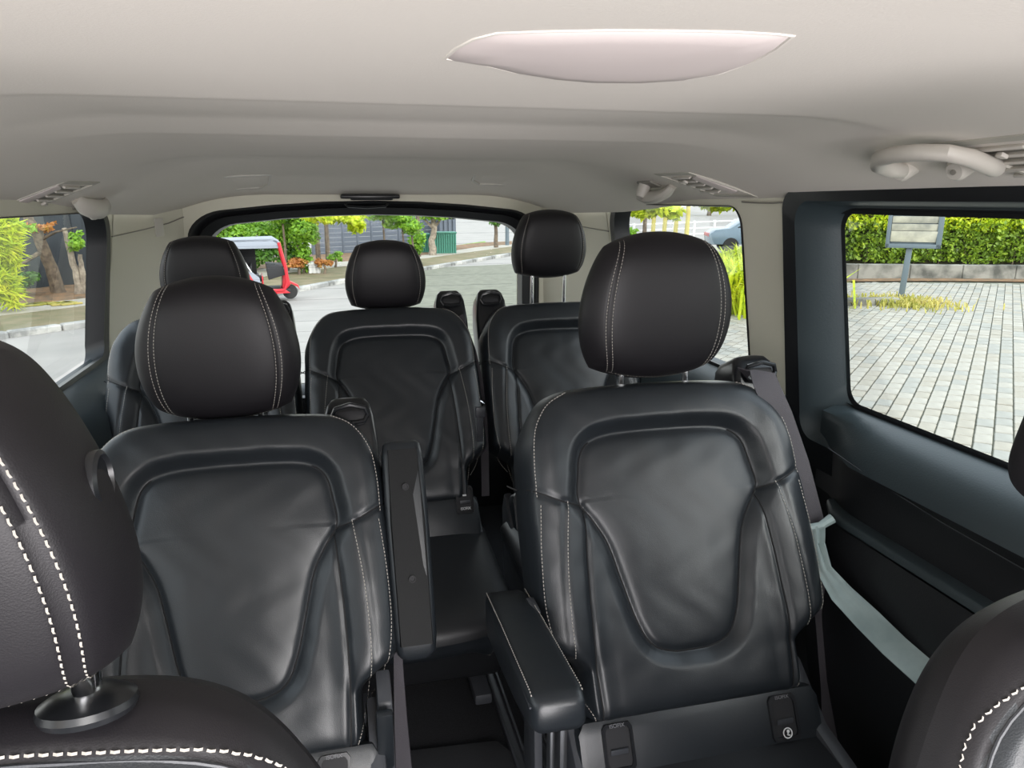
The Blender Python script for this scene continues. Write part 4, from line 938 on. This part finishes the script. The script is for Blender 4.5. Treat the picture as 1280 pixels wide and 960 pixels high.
# far backdrop: pale building, distant trees
def building(name, lab, x, y, wd, dp, h, rz, mt, nx_, nz_):
    r = thing(name, lab, 'building', (x, y, float(H(x, y))), rz); m = MB(); m.box((0, 0, h/2), (wd, dp, h)); m.build('wall', mt, r, smooth=False)
    m = MB(); m.box((0, 0, h+.15), (wd+.6, dp+.6, .3), .05); m.build('roof', CONC, r)
    for i in range(nx_):
        for k in range(nz_): m = MB(); m.box((wd*((i+.5)/nx_-.5), -dp/2-.03, h*(k+.5)/nz_), (wd/nx_*.6, .12, h/nz_*.5), .02, seg=1); m.build('window', TINT, r)
    return r
building('far_building', 'long pale building far behind the road', 14, 150, 70, 14, 6, 0, WHT, 14, 1)
for i, (x, y, rz_) in enumerate(((-30, 75, 7), (-17, 80, 8), (-5, 84, 7), (46, 120, 8), (60, 112, 9), (75, 100, 8), (88, 80, 8))):
    zb = float(H(x, y)); r = thing('distant_tree', 'distant green tree far beyond the road', 'tree', (x, y, zb), group='distant trees far beyond the road')
    trunk(r, [(0, 0, 0), (.2, 0, 2), (0, 0, 4)], [.4, .3, .2]); cloud('foliage', LD if i % 2 else LG, [(0, 0, rz_*.62, 7, 4, rz_*.45)], 1200, .9, r, 40+i, kind='stuff')

# red three-wheeler (tuk-tuk) seen from its right side, nose to the right
tp = G(364, 377); tk = thing('three_wheeler', 'red three-wheeled taxi with grey canvas hood parked at the kerb', 'three-wheeler', tuple(map(float, tp)), .10)
def tbox(name, c, d, mt, bev=.02, rot=None, parent=None): m = MB(); m.box(c, d, bev, rot); return m.build(name, mt, parent or tk)
tk.scale = (.92, .92, .92)
# local x to the right (front), y away; origin near front wheel
prof = [(-2.35, .45), (-2.38, 1.15), (-2.2, 1.66), (-1.9, 1.74), (-.40, 1.76), (-.24, 1.70), (-.18, 1.60), (-.24, 1.50), (-.40, 1.50), (-1.62, 1.50), (-1.62, .98), (-1.20, .93), (-.98, .86), (-.80, .70), (-.76, .35), (-1.9, .30), (-2.2, .32)]
m = MB(); m.prism(prof, 0, .05, 'Y', .012); m.build('side_panel', TARP, tk, label='grey canvas side panel')
m = MB(); m.prism(prof, 1.25, 1.30, 'Y', .012); m.build('side_panel', TARP, tk)
m = MB(); m.prism([(-2.38, 1.1), (-2.2, 1.66), (-1.9, 1.75), (-.36, 1.78), (-.18, 1.66), (-.20, 1.58), (-.36, 1.68), (-1.9, 1.68), (-2.14, 1.60), (-2.30, 1.1)], 0, 1.3, 'Y', .01); m.build('canvas_hood', TARP, tk)
m = MB(); m.prism([(-2.4, .3), (-2.42, 1.0), (-2.34, 1.1), (-2.30, .3)], .02, 1.28, 'Y', .01); m.build('rear_panel', TUK, tk)
m = MB(); m.prism([(-2.0, .28), (-1.95, .85), (-1.3, .62), (-.85, .40), (-.15, .36), (.0, .25), (-.9, .22)], -.03, .0, 'Y', .008); m.build('lower_body', TUK, tk)
m = MB(); m.tube([(-.22, -.02, 1.66), (-.16, -.02, 1.35), (-.08, -.02, .95), (-.06, -.02, .55), (-.16, -.02, .34), (-.86, -.02, .30)], .045, 8); m.build('front_frame', TUK, tk)
m = MB(); m.tube([(-.22, 1.32, 1.66), (-.16, 1.32, 1.35), (-.08, 1.32, .95), (-.06, 1.32, .55)], .045, 8); m.build('front_frame', TUK, tk)
m = MB(); m.tube([(-1.42, -.02, 1.42), (-1.12, -.02, .86), (-.86, -.02, .34)], .035, 8); m.build('door_pillar', TUK, tk)
m = MB(); m.tube([(-1.30, -.03, 1.42), (-1.0, -.03, .86)], .02, 6); m.build('door_strap', WHT, tk)
tbox('dark_backing', (-1.25, 1.20, 1.10), (.8, .02, .8), DK, .01); tbox('rear_bulkhead', (-1.0, .65, .75), (.05, 1.1, .55), DK, .02)  # first box is a dark sheet added to stand for shade inside the opening
tbox('inner_panel', (-.72, .65, .52), (.04, 1.1, .42), TUK, .02)
tbox('rear_seat', (-1.7, .65, .62), (.5, 1.1, .5), DK, .05); tbox('seat_back', (-1.95, .65, 1.05), (.12, 1.1, .5), TUK, .04); tbox('driver_seat', (-.85, .65, .62), (.32, .5, .14), DK, .03)
tbox('cabin_floor', (-1.1, .65, .30), (2.2, 1.2, .08), DK, .01)
m = MB(); m.tube([(-.48, .65, .60), (-.34, .65, .98)], .03, 8).tube([(-.36, .35, 1.02), (-.34, .65, .98), (-.36, .95, 1.02)], .02, 8); m.build('handlebar', DK, tk)
m = MB(); m.prism([(-.60, 1.05), (-.14, 1.0), (-.10, .75), (-.56, .62)], .08, 1.22, 'Y', .02); m.build('dashboard', DK, tk)
m = MB(); m.add([(-.23, .02, 1.62), (-.12, .02, 1.0), (-.12, 1.28, 1.0), (-.23, 1.28, 1.62)], [(0, 1, 2, 3)]); m.build('windscreen', GL, tk, smooth=False)
m = MB(); m.prism([(-.16, .95), (-.02, .80), (.04, .45), (-.10, .30), (-.2, .34)], .30, 1.0, 'Y', .04); m.build('nose', TUK, tk)
def wheel(c, r_, w_, parent, ax='Y', hub=CH):
    M = Matrix.Translation(c) @ (Matrix.Rotation(PI/2, 4, 'X') if ax == 'Y' else Matrix.Rotation(PI/2, 4, 'Y')); m = MB(); m.lathe([(r_*.6, -w_/2), (r_*.93, -w_/2), (r_, -w_*.3), (r_, w_*.3), (r_*.93, w_/2), (r_*.6, w_/2)], 22, M=M); o = m.build('wheel', RUB, parent)
    m = MB(); m.lathe([(r_*.62, -w_*.42), (r_*.2, -w_*.5), (r_*.2, w_*.5), (r_*.62, w_*.42)], 18, M=M); m.build('hub', hub, o); return o
wheel((.02, .65, .21), .21, .10, tk); wheel((-1.85, .06, .22), .22, .11, tk); wheel((-1.85, 1.24, .22), .22, .11, tk)
m = MB(); m.prism([(-.26, .30), (-.18, .46), (.05, .52), (.26, .40), (.30, .25), (.24, .34), (.03, .46), (-.14, .42)], .58, .72, 'Y', .01); m.build('mudguard', TUK, tk)

# --- paved yard to the right
PA = np.array([2.0, 2.0])
yard = thing('paved_yard', 'pale clay block paving beside the van', 'paving'); del yard['category']; tag(yard, kind='structure')
m = MB(); rows = []
hz = .006
for y in np.linspace(-6, 30, 40): rows.append([(x, y, float(H(x, y))+hz) for x in np.linspace(1.4, 34, 30)])
m.loft(rows, closed=False); m.build('joint_sand', BASE, yard)
# paver grid laid parallel to the hedge, joints open
ang = math.radians(43); ca, sa = math.cos(ang), math.sin(ang); LP, WP = .255, .135
pv = []
for i in range(-20, 110):
    for j in range(-150, 130):
        u = i*LP+(.5*LP if j % 2 else 0); v = j*WP; x = 2+u*ca-v*sa; y = 1+u*sa+v*ca
        if x < 1.6 or y < 1.0 or x > 22 or y > 20: continue
        dd = (np.array([x, y, float(H(x, y))])-CAM); dp = dd@FW
        if dp < 1: continue
        px = 640+FPX*(dd@RT)/dp; py = 480-FPX*(dd@UP)/dp
        if 740 < px < 1420 and py < 680 and y < 18.5-.42*x+1.0: pv.append((dp, x, y, px, py))
        elif 0 < x < 0: pass
pv.sort(); meshes = []
for mt in PAV:
    mm = MB(); mm.box((0, 0, 0), (LP-.022, WP-.012, .05), .006, seg=1); o = mm.build('paver', mt); meshes.append(o.data); bpy.data.objects.remove(o)
vis = [p for p in pv if (1040 < p[3] < 1290 and 380 < p[4] < 610)]; rest = []; cnt = 0
for p in pv:
    if cnt < 300 and 1040 < p[3] < 1290 and 262 < p[4] < 606:
        o = bpy.data.objects.new('paver', meshes[random.choice((0, 0, 1, 2))]); COL.objects.link(o); o.parent = yard; o.location = (p[1], p[2], float(H(p[1], p[2]))+.002+random.uniform(-.003, .003)); o.rotation_euler = (random.uniform(-.012, .012), random.uniform(-.012, .012), ang+random.uniform(-.012, .012)); cnt += 1
    else: rest.append(p)
m = MB()
for p in rest:
    z = float(H(p[1], p[2]))+.027+random.uniform(-.003, .003); a_ = ang+random.uniform(-.012, .012); c_, s__ = math.cos(a_), math.sin(a_)
    hx, hy = LP/2-.011, WP/2-.006; top_ = [(p[1]+sx_*hx*c_-sy_*hy*s__, p[2]+sx_*hx*s__+sy_*hy*c_) for sx_, sy_ in ((-1, -1), (1, -1), (1, 1), (-1, 1))]
    V_ = [(x, y, z) for x, y in top_]+[(x, y, z-.04) for x, y in top_]; m.add(V_, [(0, 1, 2, 3), (0, 4, 5, 1), (1, 5, 6, 2), (2, 6, 7, 3), (3, 7, 4, 0)], random.choice((0, 0, 1, 2)))
m.build('paver_field', PAV, yard, smooth=False, kind='stuff')
# wall line and hedge
w0 = G(1050, 350); w1 = G(1280, 350); dv = (w1-w0)[:2]; dv = dv/np.linalg.norm(dv); nv = np.array([-dv[1], dv[0]]); 
if nv@np.array([1, 1]) < 0: nv = -nv
an = math.atan2(dv[1], dv[0])
lw = thing('low_wall', 'low stained concrete wall under the clipped hedge', 'wall', tuple(map(float, w0)))
for k in range(0, 9):
    c = dv*(k-.2)*1.2; m = MB(); m.box((c[0], c[1], .16), (1.19, .22, .46), .015, (an, 'Z'), seg=1); m.build('wall_block', CONC, lw)
strip('leaf_litter', [np.append(w0[:2]-dv*4-nv*.1, 0), np.append(w0[:2]+dv*11-nv*.1, 0)], [np.append(w0[:2]-dv*4-nv*.75, 0), np.append(w0[:2]+dv*11-nv*.75, 0)], LIT, .035, kind='structure', label='orange-brown fallen leaves along the foot of the low wall')
hd = thing('hedge', 'long clipped hedge with yellow-green top seen through the right window', 'hedge', tuple(map(float, w0)))
r_ = np.random.default_rng(5); mb1 = MB(); mb2 = MB()
def hedge_leaves(mb, n, zlo, zhi, size, top=False):
    u = r_.uniform(-.6, 11, n); face = r_.uniform(0, 1, n) < (.5 if top else .85)
    v = np.where(face, r_.normal(.55, .06, n)+.05*np.sin(u*5)+.04*np.sin(u*13), r_.uniform(.5, 1.6, n)); z = np.where(face | (not top), r_.uniform(zlo, zhi, n), zhi+r_.normal(0, .03, n))+.03*np.sin(u*3.1)
    P = np.stack([dv[0]*u+nv[0]*v, dv[1]*u+nv[1]*v, z], -1); N = r_.normal(size=(n, 3)); N /= np.linalg.norm(N, axis=1)[:, None]; T = np.cross(N, r_.normal(size=(n, 3))); T /= np.linalg.norm(T, axis=1)[:, None]; B = np.cross(N, T); s_ = (size*r_.uniform(.6, 1.3, n))[:, None]
    V_ = np.stack([P-T*s_*.5, P+B*s_*.3, P+T*s_*.5, P-B*s_*.3], 1).reshape(-1, 3); mb.add(V_.tolist(), [(4*i, 4*i+1, 4*i+2, 4*i+3) for i in range(n)])
ht = 1.28+(.0)-w0[2]
hw0 = D(1160, 262, (w0[1]+w1[1])/2)[2]-w0[2]
hedge_leaves(mb1, 15000, .40, hw0-.28, .105); hedge_leaves(mb2, 11000, hw0-.50, hw0, .105, True)
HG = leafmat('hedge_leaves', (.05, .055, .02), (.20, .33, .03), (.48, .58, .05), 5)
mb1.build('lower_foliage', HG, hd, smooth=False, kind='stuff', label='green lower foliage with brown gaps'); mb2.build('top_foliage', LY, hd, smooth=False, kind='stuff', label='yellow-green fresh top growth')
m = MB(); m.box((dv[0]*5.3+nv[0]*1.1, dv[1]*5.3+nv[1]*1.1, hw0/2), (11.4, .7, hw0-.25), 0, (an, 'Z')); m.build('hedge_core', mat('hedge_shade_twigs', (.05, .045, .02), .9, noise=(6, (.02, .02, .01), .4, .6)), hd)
for k in range(20):
    u = -.4+k*.58; m = MB(); c = dv*u+nv*.62; m.tube([(c[0], c[1], .3), (c[0]+.04, c[1], .6), (c[0]-.02, c[1]+.03, .9)], .018, 6); m.build('stem', BARK, hd)
# wall behind hedge
m = MB(); c = w0[:2]+dv*7+nv*5.5; m.box((c[0], c[1], float(w0[2])+.95), (15, .2, 2.15), .02, (an, 'Z')); tag(m.build('white_wall', WHT), 'pale wall just visible over the hedge top', 'wall')
# framed board on a post
b = G(1127, 377); sp = thing('floodlight_post', 'grey framed square board on a slanted post in front of the hedge', 'sign', tuple(map(float, b)), math.radians(-38))
kz = float((b-CAM)@FW)/FPX; hb = (377-283)*kz*.98
m = MB(); m.box((0, 0, hb*.42), (.10, .10, hb*.84+.04), .01, (.04, 'Y')); m.build('post', GALV, sp)
S_ = 60*kz; cz = (377-283)*kz*1.0; x0 = .06
m = MB(); m.box((x0, .02, cz), (S_, .16, 56*kz), .01); m.build('case', GALV, sp)
for c, d in (((x0, -.08, cz+26*kz), (S_, .06, 5*kz)), ((x0, -.08, cz-25.5*kz), (S_, .06, 5*kz)), ((x0-28*kz, -.08, cz), (4*kz, .06, 56*kz)), ((x0+27*kz, -.08, cz), (6*kz, .06, 56*kz))):
    m = MB(); m.box(c, d, .008); m.build('frame_bar', GALV, sp)
for k, (z, h_) in enumerate(((17, 12), (6, 8), (-3, 8), (-14, 13))):
    m = MB(); m.box((x0-.5*kz, -.075-.006*k, cz+z*kz), (50*kz, .02, h_*kz), .004, (.12, 'X')); m.build('louvre_board', SGN, sp)
b = G(1164, 345); sp2 = thing('barrier_post', 'thin grey post with a short white arm beside the square board', 'post', tuple(map(float, b)), math.radians(-38)); kz = float((b-CAM)@FW)/FPX
m = MB(); m.box((0, 0, 27*kz), (4*kz, .07, 55*kz), .008, (.03, 'Y')); m.build('post', GALV, sp2)
m = MB(); m.box((-6*kz, 0, 54*kz), (24*kz, .08, 6*kz), .01, (-.38, 'Y')); m.build('arm', WHT, sp2)
# kerb scrap and dry grass at the post foot
b = G(1078, 383); m = MB(); m.box((0, 0, .07), (1.3, .25, .16), .02, (an+.2, 'Z')); o = m.build('kerb_block', CONC); o.location = tuple(map(float, b)); tag(o, 'short stained kerb block left of the slanted post', 'kerb')
def grass(name, lab, px, py, n, rad, h, mt, seed, cat='grass'):
    b = G(px, py); r = np.random.default_rng(seed); m = MB()
    for k in range(n):
        x, y = r.normal(0, rad, 2); a_ = r.uniform(0, 6.28); hh = h*r.uniform(.5, 1.2); le = h*r.uniform(.2, .9); w_ = .012 if h < .4 else .022; dx, dy = math.cos(a_), math.sin(a_)
        P = [Vector((x, y, 0)), Vector((x+dx*le*.35, y+dy*le*.35, hh*.75)), Vector((x+dx*le, y+dy*le, hh*(.95 if r.uniform() < .5 else .7)))]; q = Vector((-dy, dx, 0))*w_
        m.add([P[0]-q, P[0]+q, P[1]+q, P[1]-q, P[2]], [(0, 1, 2, 3), (3, 2, 4)])
    o = m.build(name, mt, smooth=False); o.location = tuple(map(float, b)); return tag(o, lab, cat, kind='stuff')
grass('grass_tuft', 'dry yellow grass around the slanted post foot', 1128, 382, 900, .42, .16, GY, 61)
grass('grass_tuft', 'tall golden-green ornamental grass clump behind the right rear window, lower', 928, 386, 3200, .50, .85, LY, 62)
grass('grass_tuft', 'golden ornamental grass clump behind the right rear window, further back', 945, 352, 2200, .4, .8, LY, 63)
# things beyond the right rear window
b = G(950, 316); car = thing('parked_car', 'silver-blue parked car seen through the right rear window', 'car', tuple(map(float, b)), math.radians(-20))
cs = [(-2.1, .35), (-2.15, .75), (-1.9, .92), (-1.35, .98), (-.75, 1.38), (.55, 1.42), (1.15, 1.02), (1.95, .90), (2.12, .70), (2.12, .35)]
m = MB(); m.prism(cs, -.8, .8, 'Y', .06); m.build('body', CARP, car, ang=50)
for s_ in (-1, 1):
    m = MB(); m.prism([(-1.1, 1.0), (-.68, 1.30), (-.05, 1.33), (-.05, 1.0)], s_*.80-.012, s_*.80+.012, 'Y', .005).prism([(.03, 1.0), (.03, 1.33), (.48, 1.33), (.9, 1.02)], s_*.80-.012, s_*.80+.012, 'Y', .005); m.build('side_window', TINT, car)
    for x in (-1.3, 1.35): wheel((x, s_*.74, .31), .31, .2, car)
m = MB(); m.box((.86, 0, 1.22), (.02, 1.3, .5), .01, (-.98, 'Y')); m.build('windscreen', TINT, car)
m = MB(); m.box((-2.12, 0, .72), (.06, 1.3, .14), .02); m.build('rear_lamp', TUK, car); m = MB(); m.box((.45, -.87, 1.05), (.12, .12, .1), .03); m.build('wing_mirror', CARP, car)
fa = G(742, 305); fb = G(968, 296); 
r = thing('white_fence', 'white post and rail fence behind the parked car', 'fence', tuple(map(float, fa))); d = (fb-fa)
nf = 9
for k in range(nf+1): m = MB(); c = d*k/nf; m.box((c[0], c[1], c[2]+.55), (.14, .14, 1.2), .02); m.build('fence_post', WHT, r)
for z in (.35, .7, 1.05): m = MB(); m.tube([(0, 0, z), (d[0], d[1], d[2]+z)], .05, 6); m.build('rail', WHT, r)
bush('yellow_bamboo', 'yellow bamboo clump at the top left of the right rear window', [blob(810, 262, 24, 26, 12), blob(838, 264, 24, 20, 9)], LY, 800, .3, 71, far=29)
b = G(832, 312)
for k in range(4):
    p = G(815+k*14, 306); m = MB(); m.tube([(0, 0, 0), (.05, 0, 1.6), (.0, 0, 3.2)], [.14, .12, .10], 8); o = m.build('yellow_palm_stem', mat('yellow_palm_bark_%d' % k, (.42, .36, .08), .6) if k == 0 else bpy.data.materials['yellow_palm_bark_0']); o.location = tuple(map(float, p)); tag(o, 'slim yellow palm stem behind the right middle headrest', 'palm', 'slim yellow palm stems')
bush('yellow_shrub', 'yellow-green shrub at the top right of the right rear window', [blob(905, 256, 26, 40, 8), blob(880, 250, 26, 40, 8)], LY, 1200, .28, 72, far=31)
bush('green_shrub', 'green shrub right of the parked car beside the middle pillar', [blob(938, 298, 16, 7, 18), blob(952, 310, 16, 10, 20)], LG, 500, .2, 73)
bush('green_shrub', 'green shrub left of the parked car behind the middle-row headrest', [blob(780, 296, 18, 24, 10)], LG, 400, .22, 74)
